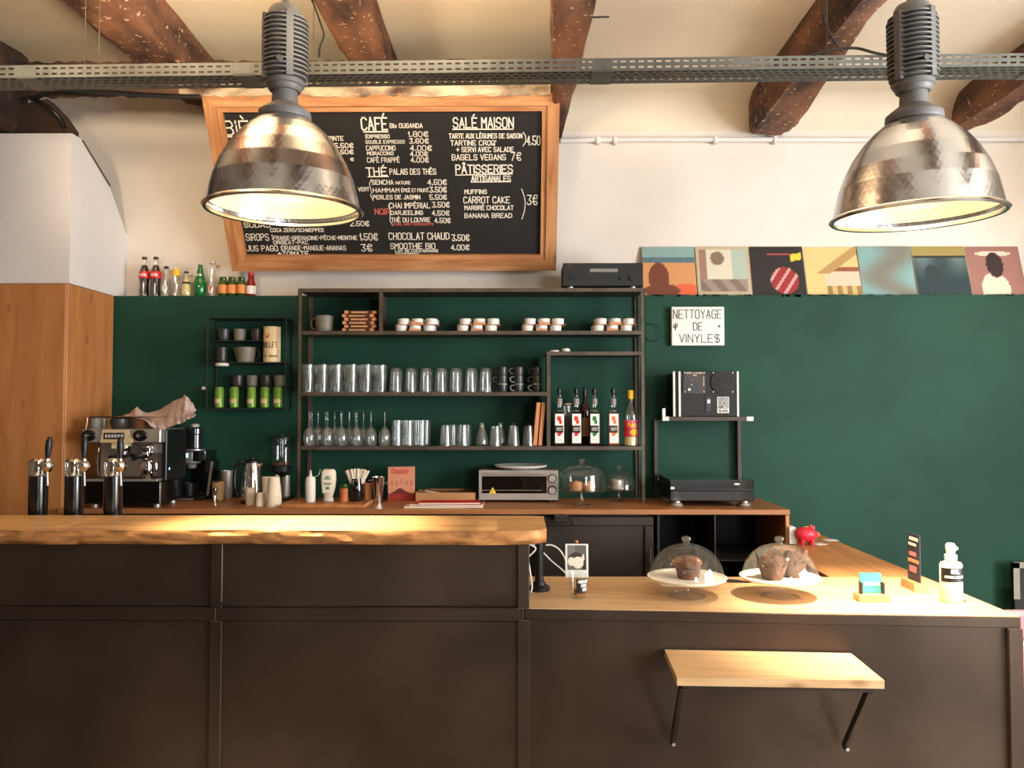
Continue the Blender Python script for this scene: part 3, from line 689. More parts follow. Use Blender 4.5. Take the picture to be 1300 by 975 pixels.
# high live-edge slab
m = MB(); N = 200; ST, SB = EYE - .403, EYE - .452; rr = random.Random(11); vs = []; ed = [0] * 8
xa, xb = -3.1, .09
for k in range(N + 1):
    t = k / N; x = xa + (xb - xa) * t
    f = 2.632 + .006 * math.sin(x * 5.3) + .004 * math.sin(x * 13 + 1)
    c = max(0, (x - .05)) * 1.0
    w1, w2, w3 = [.004 * math.sin(x * fr + p) + rr.uniform(-.002, .002) for fr, p in ((17, 0), (23, 2), (31, 4))]
    br = 3.005
    vs += [(x, br - c * .4, ST), (x, f + .004 + c, ST), (x, f + .003 + w1 + c, ST - .006), (x, f + w2 + c, ST - .018), (x, f + .004 + w3 + c, ST - .034), (x, f + .02 + w1 + c, SB), (x, br - c * .4, SB)]
top_f, side_f = [], []
for k in range(N):
    for q in range(7):
        a = k * 7 + q; b = k * 7 + (q + 1) % 7; (top_f if q in (0, 5, 6) else side_f).append((a, b, b + 7, a + 7))
cap = [tuple(range(7)), tuple(range(N * 7, N * 7 + 7))[::-1]]
m.add(vs, top_f + cap, 0); m.f += side_f; m.m += [1] * len(side_f)
o = m.build('wooden_slab', [M['barwood'], M['bark']], ang=50); tag(o, 'thick live-edge wooden slab forming the high bar top', 'countertop')
th = thing('support_pole', 'black steel pole with round flange holding the end of the bar slab', 'pole', (.072, 2.95, LZ))
m = MB(); m.lathe([(0, 0), (.039, 0), (.040, .012), (.032, .018), (.024, .022), (.021, .032), (0, .032)], 32); part('flange', 'black', m, th)
m = MB(); m.lathe([(0, .03), (.0165, .03), (.0165, SB - LZ), (0, SB - LZ)], 24); part('tube', 'black', m, th)
# white cables hanging between bar end and worktop
def cable(label, pts_, r=.0028, mt='white'):
    m = MB(); m.tube([pt(*p) for p in pts_], r, 6, smooth=6); return solo(m, 'power_cable', M[mt], label, 'cable')
cable('white cable arching from behind the black pole towards the photo card', [(693, 692, 2.98), (700, 692, 2.98), (708, 696, 2.98), (714, 703, 2.98), (718, 712, 2.98), (719, 722, 2.98), (722, 728, 3.0)])
cable('white cable running diagonally from the pole down to the photo card', [(676, 690, 3.02), (688, 700, 3.02), (700, 712, 3.02), (712, 722, 3.02), (722, 731, 3.02)])
cable('white cable hanging from the bar edge down to the pine counter', [(664, 688, 2.86), (667, 698, 2.86), (671, 714, 2.86), (674, 732, 2.86), (675.5, 745, 2.86), (674, 752, 2.85)])
cable('white cable curling behind the end post under the slab', [(664, 690, 2.9), (672, 691, 2.9), (680, 696, 2.9), (676, 702, 2.9), (670, 708, 2.9), (666, 718, 2.9), (663, 726, 2.9)])
# folding ledge on the front of the low counter
Ez = .625
th = thing('folding_ledge', 'small light wood ledge on two black struts fixed to the counter front', 'ledge', (.48, 2.645, Ez), ang)
m = MB(); m.prism([(0, 0), (.602, 0), (.606, -.26), (.002, -.275)], -.024, 0, axis='z'); part('ledge_board', 'ply', m, th)
m = MB(); m.box(.02, .59, -.245, -.22, -.042, -.025, b=.002); part('support_bar', 'iron', m, th)
for x in (.022, .572):
    m = MB(); m.T = Matrix.Translation((x, -.232, -.04)); L = math.hypot(.215, .255)
    m.T = m.T @ Matrix.Rotation(math.atan2(.215, .255), 4, 'X'); m.box(-.008, .008, -.012, .012, -L, 0, b=.002)
    part('strut', 'iron', m, th)
    m = MB(); m.cyl((x, -.030, -.292), (x, -.046, -.292), .006, 10); part('bolt', 'chrome', m, th)

# ================================================================== BACK COUNTER
WZ = .92; BX0, BX1, BF, BB = -2.33, 1.35, 3.97, 4.495
m = MB(); m.box(BX0, BX1, BF, BB, WZ - .026, WZ, b=.002); tag(m.build('worktop', M['worktop']), 'long brown wooden worktop along the green back wall', 'worktop')
th = thing('base_cabinet', 'dark metal-fronted base cabinet below the worktop near the toaster oven', 'cabinet', (.10, 4.0, 0))
CZ = WZ - .029
m = MB(); m.box(-2.42, .575, .02, .48, .0, CZ); part('carcass', 'blackm', m, th)
for a, b in ((-2.42, -1.65), (-1.62, -.85), (-.82, -.06), (-.02, .572)):
    d = MB(); d.box(a, b, .0, .02, .06, CZ - .01, b=.002); dd = part('door', 'iron', d, th)
    for q in ((a, b, CZ - .055, CZ - .01), (a, b, .06, .10), (a, a + .045, .10, CZ - .055), (b - .045, b, .10, CZ - .055)):
        f = MB(); f.box(q[0], q[1], -.014, .0, q[2], q[3], b=.003); part('door_frame', 'iron', f, dd)
    h = MB(); h.tube([(b - .02, -.016, CZ - .25), (b - .02, -.03, CZ - .24), (b - .02, -.03, CZ - .18), (b - .02, -.016, CZ - .17)], .004, 8); part('handle', 'shelfmetal', h, dd)
th = thing('open_cabinet', 'open wooden base cabinet with two dark bays at the worktop end', 'cabinet', (.69, 3.985, 0))
m = MB(); m.box(.0, .012, 0, .5, 0, CZ); m.box(0, .64, .48, .5, 0, CZ); m.box(0, .64, .0, .5, .03, .05); part('carcass', 'blackm', m, th)
m = MB(); m.box(.64, .658, -.01, .5, 0, CZ, b=.001); part('side_panel', 'cabwood', m, th)
m = MB(); m.box(.287, .292, .0, .47, .05, CZ); part('divider', 'iron', m, th)
m = MB(); m.box(.293, .64, .0, .47, .66, .668); part('shelf', 'iron', m, th)
# socket block under the worktop edge
th = thing('socket_block', 'small dark power socket block under the worktop edge beside the bar end', 'socket', (X(712, 3.93), 3.935, Z(657, 3.93)))
m = MB(); m.box(-.035, .035, -.015, .03, -.022, .014, b=.004); part('housing', 'iron', m, th)
m = MB(); m.box(-.024, .02, -.018, -.014, -.010, .004, b=.001); part('socket_face', 'blackm', m, th)
m = MB(); m.tube([(-.03, 0, -.012), (-.06, 0, -.02), (-.085, .005, -.015), (-.10, .02, -.035)], .006, 8, smooth=5); part('socket_cable', 'black', m, th)
m = MB(); m.tube([(.034, -.01, -.0), (.052, -.012, -.012), (.058, -.012, -.04)], .007, 8, smooth=5); part('plug', 'black', m, th)
m = MB(); m.box(X(357, 4.0), X(464, 4.0), 4.005, 4.235, WZ, WZ + .018, b=.003); tag(m.build('cutting_board', M['cabwood']), 'light wooden board lying on the worktop under the squeeze bottles', 'board')

# ================================================================== SHELF UNIT
SF, SK = 4.25, 4.487; SX0, SX1 = -1.205, .676; zT = EYE + .655; zA, zBx, zB, zC = EYE + .425, EYE + .312, EYE + .094, EYE - .198
th = thing('shelf_unit', 'tall open shelf unit of dark angle iron holding the glasses and syrups', 'shelf unit', (0, 0, 0))
def angle_post(x, y, sx, sy, z0=WZ, z1=zT):
    m = MB(); t = .003; a = .021
    m.box(min(x, x + sx * a), max(x, x + sx * a), min(y, y + sy * t), max(y, y + sy * t), z0, z1)
    m.box(min(x, x + sx * t), max(x, x + sx * t), min(y, y + sy * a), max(y, y + sy * a), z0, z1)
    part('corner_post', 'shelfmetal', m, th, smooth=False)
for x, sx in ((SX0, 1), (SX1, -1)):
    angle_post(x, SF, sx, 1); angle_post(x, SK, sx, -1)
def shelf(x0, x1, z, nm='shelf'):
    m = MB(); m.box(x0, x1, SF + .004, SK - .004, z - .014, z, b=.001); s = part(nm, 'shelfboard', m, th)
    m = MB(); m.box(x0, x1, SF - .001, SF + .0035, z - .019, z + .001); part('shelf_lip', 'shelfmetal', m, s)
shelf(SX0 + .004, SX1 - .004, zT + .002, 'top_shelf')
shelf(SX0 + .025, SX1 - .004, zA); shelf(X(694, SF), SX1 - .004, zBx); shelf(SX0 + .025, X(696, SF), zB); shelf(SX0 + .025, SX1 - .004, zC)
for px, z0, z1 in ((483, zA, zT - .02), (696.5, zC, zBx - .022)):
    m = MB(); x = X(px, SF); m.box(x - .010, x + .010, SF - .0015, SF + .003, z0, z1); m.box(x - .010, x - .007, SF + .003, SF + .22, z0, z1); part('upright', 'shelfmetal', m, th)

def on(px, D, z): return (X(px, D), D, z)
def glass_mb(h, rb, rt, t=.0022, base=.008, inv=False, n=20, shoulder=0):
    p = [(0, 0), (rb - shoulder * .5, 0), (rb, shoulder if shoulder else .002)] + [(rb + (rt - rb) * k / 4, h * k / 4) for k in range(1, 5)]
    p += [(rt - t, h), (rb + (rt - rb) * .1 - t, base + .002), (rb * .7, base), (0, base)]
    if inv: p = [(r, h - z) for r, z in p]
    m = MB(); m.lathe(p, n); return m
def place(proto, used, loc, rz, label, **k):
    if not used: proto.location = loc; proto.rotation_euler = (0, 0, rz); proto['label'] = label; return proto
    return dup(proto, loc, rz, label)
ORD = ['leftmost', 'second', 'third', 'fourth', 'fifth', 'sixth', 'seventh', 'eighth', 'ninth', 'tenth', 'eleventh', 'twelfth']
# --- nested tumblers at the left of the upper glass shelf
g = glass_mb(.098, .029, .036, base=.012).build('tumbler', M['glassware']); tag(g, '', 'glass', 'nested tumblers on the upper glass shelf')
first = False
for row_, D, pxs in (('front', 4.295, [391, 409, 427, 446, 464.5, 483]), ('back', 4.40, [400, 418, 437, 455.5, 474])):
    for i, px in enumerate(pxs):
        for lv in (0, 1):
            place(g, first, on(px, D, zB + .001 + lv * .053 - (.003 if i > 4 and lv else 0)), R.uniform(0, 3), f'{"top" if lv else "bottom"} tumbler of the {ORD[i]} stack in the {row_} row, upper glass shelf'); first = True
# --- row of inverted highballs
g = glass_mb(.132, .027, .0345, base=.018, inv=True, shoulder=.012).build('highball_glass', M['glassware']); tag(g, '', 'glass', 'upturned highball glasses on the upper glass shelf')
first = False
for row_, D in (('front', 4.295), ('back', 4.38)):
    for i, px in enumerate([502, 521, 540, 559, 578, 597, 616]):
        p_ = px + (3.5 if D > 4.35 else 0)
        place(g, first, on(p_, D, zB + .001), R.uniform(0, 3), f'{ORD[i]} upturned highball from the left in the {row_} row, middle of the upper glass shelf'); first = True
# --- dark mugs in the shade at the right of that shelf
def cup(name, label, h, r, mt, handle=None, rimm=None, loc=(0, 0, 0), rz=0, group=None, taper=.9, hm=None):
    t = thing(name, label, 'cup', loc, rz, group)
    m = MB(); m.lathe([(0, 0), (r * taper, 0), (r * (taper + .05), .004), (r, h * .6), (r, h), (r - .003, h), (r - .003, h * .6), (r * taper - .004, .006), (0, .006)], 24); m.build('cup_body', M[mt], t)
    if rimm: m = MB(); m.lathe([(r - .003, h - .0005), (r + .0006, h - .0015), (r + .0006, h + .0012), (r - .003, h + .0012)], 24); m.build('cup_rim', M[rimm], t)
    if handle:
        s = handle; m = MB(); m.tube([(s * r * .96, 0, h * .85), (s * (r + .018), 0, h * .82), (s * (r + .026), 0, h * .55), (s * (r + .016), 0, h * .25), (s * r * .95, 0, h * .2)], .0045, 8, smooth=4); m.build('cup_handle', M[hm or mt], t)
    return t
for i, px in enumerate((638, 658.5, 682)):
    for lv in range(3):
        cup('mug', f'{("bottom", "middle", "top")[lv]} black mug of the {("leftmost", "middle", "rightmost")[i]} dark stack beside the shelf box', .045, .026, 'darkmug', rimm='rim' if lv == 0 else None, loc=on(px, 4.33, zB + .001 + lv * .0465), rz=R.uniform(2.5, 3.8), group='black mugs on the upper glass shelf', handle=1)
# --- upturned wine glasses
m = MB(); h = .19; t = .0012
pr = [(.030, h), (.031, h - .001), (.012, h - .004), (.0035, h - .010), (.003, h - .075), (.006, h - .085), (.020, h - .097), (.031, h - .120), (.0345, h - .145), (.032, h - .172), (.0285, 0), (.0275, 0), (.031, h - .172), (.0333, h - .145), (.0298, h - .121), (.019, h - .099), (0, h - .089)]
m.lathe([(0, h)] + pr, 20); g = m.build('wine_glass', M['glassware']); tag(g, '', 'glass', 'upturned wine glasses on the lower glass shelf'); first = False
for row_, D, pxs in (('front', 4.295, [393, 416, 434, 453, 471, 488.5]), ('middle', 4.368, [404, 425, 443.5, 461.5]), ('back', 4.442, [396, 413.5, 433, 451])):
    for i, px in enumerate(pxs):
        place(g, first, on(px, D, zC + .001), R.uniform(0, 3), f'{ORD[i]} upturned wine glass from the left in the {row_} row, lower glass shelf'); first = True
# --- straight glasses, heavy base up
g = glass_mb(.138, .0295, .030, base=.016, inv=True).build('straight_glass', M['glassware']); tag(g, '', 'glass', 'upturned straight glasses on the lower glass shelf'); first = False
for row_, D, pxs in (('front', 4.30, [504, 518.5, 534]), ('back', 4.39, [511, 526, 540])):
    for i, px in enumerate(pxs):
        place(g, first, on(px, D, zC + .001), R.uniform(0, 3), f'{("left", "middle", "right")[i]} straight upturned glass in the {row_} row beside the wine glasses'); first = True
g = glass_mb(.112, .027, .0345, base=.014, inv=True).build('water_glass', M['glassware']); tag(g, '', 'glass', 'upturned water glasses in the middle of the lower glass shelf'); first = False
for row_, D, pxs in (('front', 4.30, [566, 587.5]), ('back', 4.395, [574, 592])):
    for i, px in enumerate(pxs):
        place(g, first, on(px, D, zC + .001), R.uniform(0, 3), f'{("left", "right")[i]} upturned water glass in the {row_} row, middle of the lower glass shelf'); first = True
# --- small carafes / conical glasses near the two orange boards
m = MB(); pr = [(0, 0), (.034, 0), (.036, .006), (.034, .03), (.024, .075), (.014, .098), (.013, .118), (.016, .124), (.0145, .124), (.0115, .118), (.0125, .098), (.022, .074), (.031, .03), (.032, .01), (0, .01)]
m.lathe(pr, 20); g = m.build('small_carafe', M['glassware']); tag(g, '', 'carafe', 'small clear carafes on the lower glass shelf'); first = False
for px, D, l in ((612, 4.31, 'leftmost small clear carafe, near the middle of the lower glass shelf'), (635, 4.41, 'second small clear carafe, standing behind a conical glass'),):
    place(g, first, on(px, D, zC + .001), 0, l); first = True
g = glass_mb(.108, .025, .035, base=.012, inv=True).build('conical_glass', M['glassware']); tag(g, '', 'glass', 'conical glasses beside the orange boards'); first = False
for px, D, l in ((629, 4.29, 'leftmost conical glass, in front of the second small carafe'), (652, 4.30, 'middle conical glass left of the orange boards'), (671, 4.30, 'conical glass nearest to the orange boards')):
    place(g, first, on(px, D, zC + .001), 0, l); first = True
g = MB(); g.lathe([(0, 0), (.008, 0), (.008, .12), (.01, .124), (0, .124)], 12); g = g.build('glass_stirrer', M['glassware']); tag(g, '', 'stirrer', 'glass stirrer tubes behind the conical glasses')
place(g, False, on(652, 4.40, zC + .001), 0, 'glass tube standing behind the middle conical glass'); dup(g, on(671, 4.40, zC + .001), 0, 'glass tube standing behind the conical glass nearest the orange boards')
for i, (px, w_) in enumerate(((687, .022), (693.5, .022))):
    m = MB(); m.T = Matrix.Rotation(.085, 4, 'Y') ; m.box(-.0105, .0105, 0, .17, .002, .236, b=.002)
    solo(m, 'slim_box', M['orange'], f'{("left", "right")[i]} of two slim orange card boxes leaning against the shelf upright', 'box', (X(px - 8, 4.28) - .0005, 4.27, zC + .0015), 0, 'slim orange boxes on the lower glass shelf')

# --- items on the top compartment shelf
cup('mug', 'large grey stoneware mug at the left end of the top shelf compartment', .092, .049, 'mug', handle=-1, loc=on(411, 4.34, zA + .001), rz=.0, taper=.86)
g = thing('snack_bar_box', '', 'box', (0, 0, 0), 0, 'stacked orange-ended boxes on the top shelf')
m = MB(); m.box(-.085, .085, -.045, .045, 0, .0185, b=.0015); m.build('box_body', M['choc'], g)
for s in (-1, 1): m = MB(); m.box(s * .087 - .022 * (s > 0), s * .087 + .022 * (s < 0), -.047, .047, .001, .0175, b=.001); m.build('box_end', M['orange'], g)
m = MB(); m.box(-.05, .04, -.0475, -.0455, .004, .013); m.build('box_label', M['kraft'], g)
for k in range(6): place(g, k > 0, (X(456.5, 4.31) + (.006 if k % 2 else -.004), 4.32, zA + .001 + k * .0192), R.uniform(-.05, .05), f'{("lowest", "second lowest", "third lowest", "third from top", "second from top", "topmost")[k]} box in the stack of orange-ended boxes')
g = thing('yogurt_pack', '', 'yogurt pack', (0, 0, 0), 0, 'packs of white pots on the top shelf')
for i in range(3):
    for j in range(2):
        m = MB(); m.lathe([(0, 0), (.030, 0), (.0315, .004), (.0315, .026), (.033, .027), (.033, .031), (.0305, .033), (0, .033)], 20, ((i - 1) * .077, -.037 + j * .075, .002)); m.build('pot', M['white'], g)
m = MB(); m.box(-.118, .118, -.072, .072, 0, .0018); m.build('card_tray', M['orange'], g)
m = MB(); m.box(-.03, .03, -.0722, -.0712, .0, .014); m.build('card_flap', M['orange'], g)
k = 0
for i, px in enumerate((527.5, 605.5, 687.5, 777)):
    for lv in (0, 1):
        place(g, k > 0, (X(px + (3 if lv else 0) - 0, 4.33) , 4.345, zA + .001 + lv * .0365), .0 + (.02 * (i - 1) if lv else 0), f'{"upper" if lv else "lower"} pack of white pots in the {("leftmost", "second", "third", "rightmost")[i]} pile on the top shelf'); k += 1
m = MB(); m.lathe([(0, 0), (.024, 0), (.026, .004), (.026, .010), (0, .012)], 24, mi=0); solo(m, 'jar_lid', M['white'], 'small white lid lying left on top of the inner shelf box', 'lid', on(704, 4.30, zBx + .001)); 
m = MB(); m.lathe([(0, 0), (.018, 0), (.024, .006), (.024, .014), (.018, .020), (0, .022)], 24); solo(m, 'soap_puck', M['white'], 'round white puck right of the lid on the inner shelf box', 'puck', on(718.5, 4.29, zBx + .001))

# --- syrup bottles in the inner box
def syrup(px, D, liquid, fruit, label, leaf=False):
    t = thing('syrup_bottle', label, 'bottle', on(px, D, zC + .001), 0, 'square syrup bottles in the inner shelf box')
    a = .0315
    m = MB(); m.box(-a, a, -a, a, 0, .185, b=.006); m.lathe([(a * .95, .184), (.028, .196), (.015, .208), (.013, .225), (.013, .262), (.0155, .266), (.0155, .272), (0, .272)], 20); m.build('bottle_glass', M['plateglass'], t)
    m = MB(); m.box(-a + .003, a - .003, -a + .003, a - .003, .003, .178, b=.005); m.build('syrup', M[liquid], t)
    m = MB(); m.lathe([(0, .272), (.008, .272), (.008, .285), (.012, .288), (.012, .31), (.008, .314), (0, .314)], 14); m.build('pourer', M['black'], t)
    m = MB(); m.lathe([(.0165, .222), (.0155, .258), (.0165, .258), (.0175, .222)], 16); m.build('neck_band', M['greyp'], t)
    def fn(u, v):
        if .36 < v < .60 and u < .93: 
            return (200, 190, 170) if (abs(u - .45) < .22 and abs(v - .48) < .045 and int(u * 40) % 3) else (24, 20, 18)
        for cu, cv_, ru, rv in ((.45, .84, .24, .09), (.6, .72, .2, .07), (.42, .30, .22, .07), (.62, .34, .14, .05)):
            if ((u - cu) / ru) ** 2 + ((v - cv_) / rv) ** 2 < 1: return fruit
        if .1 < v < .13 and .2 < u < .8: return (190, 180, 170)
        return (228, 222, 212)
    art('label', .048, .158, fn, lambda x, y: (-.024 + x, -a - .0012, .016 + y), t, 20, 44)
    m = MB(); letter(m, '1883', -.017, .017, .083, .1, lambda x, y: (x, -a - .0018, y), .0022, .05); m.build('lettering', M['cream'], t, smooth=False)
syrup(710, 4.30, 'darksyrup', (196, 44, 30), 'syrup bottle with red fruit label, leftmost in the inner box')
syrup(731.5, 4.30, 'darksyrup', (206, 40, 30), 'syrup bottle with red fruit label, second from left')
syrup(754.5, 4.30, 'darksyrup', (40, 112, 50), 'syrup bottle with green leaf label in the inner box')
syrup(778.5, 4.30, 'amber', (214, 112, 44), 'amber syrup bottle with orange fruit label in the inner box')
t = thing('spirit_bottle', 'slim bottle with tan label standing behind the syrup bottles', 'bottle', on(742.5, 4.405, zC + .001))
m = MB(); m.lathe([(0, 0), (.030, 0), (.032, .004), (.032, .19), (.026, .215), (.013, .24), (.012, .29), (.014, .292), (.014, .30), (0, .30)], 24); m.build('bottle_glass', M['darksyrup'], t)
m = MB(); m.lathe([(.0335, .05), (.0335, .15)], 24); m.build('label', M['kraft'], t)
m = MB(); m.lathe([(0, .30), (.009, .30), (.009, .32), (0, .326)], 12); m.build('pourer', M['black'], t)
t = thing('steel_jigger', 'steel cocktail strainer lying behind the leftmost syrup bottles', 'strainer', on(719.5, 4.40, zC + .001))
m = MB(); m.lathe([(0, 0), (.026, 0), (.028, .004), (.030, .22), (0, .22)], 24); m.build('canister', M['glassware'], t)
m = MB(); m.lathe([(0, .221), (.034, .221), (.036, .226), (.034, .232), (0, .236)], 24); m.build('strainer_top', M['chrome'], t)
t = thing('lemon_drink_bottle', 'clear bottle with yellow cap and pink label at the box right end', 'bottle', on(801, 4.31, zC + .001))
pf = [(0, 0), (.036, 0), (.040, .005), (.040, .045), (.0375, .052), (.0375, .14), (.040, .15), (.038, .172), (.022, .215), (.0145, .235), (.0145, .262), (0, .262)]
m = MB(); m.lathe(pf, 28); m.build('bottle_glass', M['plateglass'], t)
m = MB(); m.lathe([(0, .003), (.036, .004), (.036, .14), (0, .14)], 24); m.build('drink', M['juice'], t)
m = MB(); m.lathe([(0, .262), (.0165, .255), (.0165, .30), (.015, .303), (0, .303)], 20); m.build('cap', M['yellow'], t)
def fn(u, v):
    if ((u - .62) / .22) ** 2 + ((v - .28) / .2) ** 2 < 1: return (236, 170, 40)
    return (206, 60, 130) if u > .75 or v > .86 else (196, 50, 70)
art('label', 1, .088, fn, lambda x, y: (.0392 * math.sin((x - .5) * 3.0), -.0392 * math.cos((x - .5) * 3.0), .050 + y), t, 40, 24)
m = MB(); letter(m, 'Pulco', -.024, .028, .102, .128, lambda x, y: (.0402 * math.sin(x / .04), -.0402 * math.cos(x / .04), y), .004, .05); m.build('lettering', M['yellow'], t, smooth=False)

# --- amplifier on top
t = thing('amplifier', 'black stereo amplifier sitting on top of the shelf unit', 'amplifier', (X(766, 4.26), 4.26, zT + .003))
m = MB(); m.box(-.215, .215, 0, .22, .012, .138, b=.003); m.build('casing', M['blackm'], t)
m = MB(); m.box(-.217, .217, -.006, 0, .012, .136, b=.002); m.build('front_panel', M['black'], t)
for x in (-.175, .165):
    m = MB(); m.cyl((x, .03, 0), (x, .03, .013), .018, 16); m.build('foot', M['steel'], t)
m = MB(); m.box(-.07, .08, -.0075, -.006, .088, .106); m.build('display', M['greyp'], t)
for x, z, r in ((.10, .055, .012), (.16, .055, .018), (-.17, .06, .006)):
    m = MB(); m.cyl((x, -.006, z), (x, -.02, z), r, 20); m.build('knob', M['black'], t)
for k in range(8): m = MB(); m.box(-.16 + k * .026, -.145 + k * .026, -.0085, -.006, .04, .044); m.build('button', M['iron'], t)
m = MB(); m.box(-.19, -.165, -.0075, -.006, .122, .128); m.build('badge', M['shelfmetal'], t)
#SECTION:WALLITEMS
# ================================================================== LEFT WALL RACK AND LEDGE BOTTLES
YL = 4.36                              # front of the small wall rack
th = thing('wall_rack', 'small black wire rack on the dark green wall left of the shelf unit', 'rack', (0, 0, 0))
rx0, rx1 = X(262, YL), X(362, YL); zr = [Z(459.5, YL), Z(518, YL)]
for z in zr: m = MB(); m.box(rx0, rx1, YL, YG - .002, z - .008, z, b=.001); part('rack_shelf', 'blackm', m, th)
m = MB(); m.box(rx0, X(328, YL), YL + .04, YG - .002, Z(431, YL) - .006, Z(431, YL), b=.001); part('rack_shelf', 'blackm', m, th)
m = MB(); m.box(X(290, YL), rx1, YL + .07, YG - .002, Z(490, YL) - .006, Z(490, YL), b=.001); part('rack_shelf', 'blackm', m, th)
m = MB(); m.box(rx0, rx1, YL + .0, YG - .002, Z(403, YL) - .004, Z(403, YL), b=.001); part('rack_shelf', 'blackm', m, th)
for x in (rx0, rx1):
    for y in (YL + .003, YG - .008):
        m = MB(); m.cyl((x, y, zr[1] - .01), (x, y, Z(403, YL)), .004, 8); part('rack_post', 'blackm', m, th)
def onr(px, z, D=None): return (X(px, D or YL + .07), D or YL + .07, z + .001)
for i, px in enumerate((286, 306, 328)):
    z = Z(431, YL)
    cup('mug', f'{("leftmost dark", "middle grey", "rightmost dark")[i]} round mug on the top level of the small wall rack', .066, .034, 'darkmug' if i != 1 else 'mug', loc=onr(px - 3, z, YL + .085), taper=.8)
t = cup('mug', 'dark mug beside the grey jug on the small wall rack', .085, .03, 'darkmug', loc=onr(281, zr[0], YL + .06))
t = thing('milk_jug', 'grey jug with a spout and handle in the small wall rack', 'jug', onr(311, zr[0], YL + .06))
m = MB(); m.lathe([(0, 0), (.046, 0), (.048, .005), (.056, .085), (.053, .085), (.045, .008), (0, .008)], 28, wob=lambda a, z: 1 + (.35 * max(0, math.cos(a - PI)) ** 12 if z > .07 else 0)); m.build('jug_body', M['mug'], t)
m = MB(); m.tube([(.052, 0, .07), (.075, 0, .066), (.078, 0, .04), (.065, 0, .02), (.048, 0, .018)], .004, 8, smooth=4); m.build('jug_handle', M['darkmug'], t)
t = thing('white_dish', 'small white dish hung below the middle level of the wall rack', 'dish', (X(281.5, YL - .01), YL - .012, Z(465, YL)))
m = MB(); m.lathe([(0, 0), (.030, 0), (.037, .006), (.037, .012), (.03, .018), (0, .018)], 28); m.build('dish_body', M['white'], t)
m = MB(); m.cyl((0, .0, .018), (0, 0.016, .026), .003, 8); m.build('dish_hook', M['blackm'], t)
t = thing('syrup_tin', 'tall ivory tin with red crest standing in the small wall rack', 'tin', onr(344.5, zr[0], YL + .055))
m = MB(); m.lathe([(0, 0), (.046, 0), (.047, .003), (.047, .188), (.046, .190), (.0475, .192), (.0475, .200), (0, .201)], 36); m.build('tin_body', M['tin'], t)
def cylmap(r): return lambda x, y: (r * math.sin(x / r), -r * math.cos(x / r), y)
m = MB(); letter(m, 'MAILLET', -.05, .042, .082, .112, cylmap(.0478), .0035, .1); m.build('lettering', M['choc'], t, smooth=False)
m = MB(); letter(m, 'CAFÉ - CRÉMERIE', -.045, .045, .028, .037, cylmap(.0478), .0016, .1); m.build('lettering', M['choc'], t, smooth=False)
m = MB(); f = cylmap(.0478); pp = [(-.026, .160), (-.002, .160), (-.002, .145), (-.014, .132), (-.026, .145)]; m.add([f(*p) for p in pp], [(0, 1, 2, 3, 4)]); m.build('crest', M['redlabel'], t, smooth=False)
for i, px in enumerate((301, 319, 337, 354)):
    cup('mug', f'{ORD[i]} mug from the left standing on the narrow upper rail above the green cans', .062, .032, 'mug' if i % 2 else 'darkmug', loc=(X(px, YL + .10), YL + .105, Z(490, YL) + .001), taper=.85)
g = thing('drink_can', '', 'can', (0, 0, 0), 0, 'green cans on the bottom level of the wall rack')
m = MB(); m.lathe([(0, 0), (.020, 0), (.0245, .006), (.0245, .108), (.021, .114), (.020, .113), (0, .112)], 28); m.build('can_body', M['greencan'], g)
m = MB(); m.lathe([(0, .1125), (.0205, .1135), (.0215, .116), (.0195, .1165), (.019, .114), (0, .1135)], 24); m.build('can_lid', M['steel'], g)
f = cylmap(.0256); m = MB()
for k in range(8): a, b = -.026 + k * .0055, -.026 + (k + 1) * .0055; m.add([f(a, .026), f(b, .026), f(b, .050), f(a, .050)], [(0, 1, 2, 3)])
m.build('price_tag', M['beige'], g, smooth=False)
for i, px in enumerate((278, 297, 319, 336, 352.5)):
    place(g, i > 0, (X(px, YL + .03), YL + .032, zr[1] + .001), R.uniform(-.2, .2), f'{ORD[i]} green can from the left on the bottom level of the wall rack')
m = MB(); m.lathe([(0, 0), (.009, 0), (.012, .006), (.010, .016), (0, .02)], 16, rot=Matrix.Rotation(PI / 2, 3, 'X')); solo(m, 'wall_button', M['white'], 'tiny white button on the wall left of the green cans', 'button', (X(258, 4.49), 4.499, Z(493, 4.49)))

def bottle(name, label, px, prof, mt, extras=(), group=None, D=4.56):
    t = thing(name, label, 'bottle', (X(px, D, 370), D, ZG + .001), 0, group)
    m = MB(); m.lathe(prof, 28); m.build('bottle_glass', M[mt], t)
    for nm, pr, mm in extras: m = MB(); m.lathe(pr, 28); m.build(nm, M[mm], t)
    return t
cola = [(0, 0), (.027, 0), (.030, .004), (.030, .03), (.026, .06), (.0285, .10), (.0295, .13), (.024, .165), (.014, .195), (.0125, .215), (.0135, .228), (0, .228)]
for px, l in ((183, 'left one of two dark cola bottles with red label on the ledge'), (197.5, 'right one of two dark cola bottles with red label on the ledge')):
    t = bottle('cola_bottle', l, px, cola, 'plateglass', (('cola_fill', [(0, .004), (.026, .005), (.028, .03), (.0245, .06), (.027, .10), (.028, .13), (.022, .165), (.015, .187), (0, .187)], 'cola'), ('label', [(.0305, .108), (.0312, .11), (.0312, .146), (.0298, .149)], 'redlabel'), ('bottle_cap', [(.0138, .222), (.0145, .224), (.0138, .236), (0, .236)], 'iron')))
    m = MB(); letter(m, 'Coca-Cola', -.02, .022, .121, .137, cylmap(.0318), .0026, .1); m.build('lettering', M['white'], t, smooth=False)
small = lambda h, r, nr=.0115: [(0, 0), (r - .003, 0), (r, .004), (r, h * .5), (r * .85, h * .62), (nr + .002, h * .82), (nr, h * .88), (nr + .001, h - .006), (nr + .001, h), (0, h)]
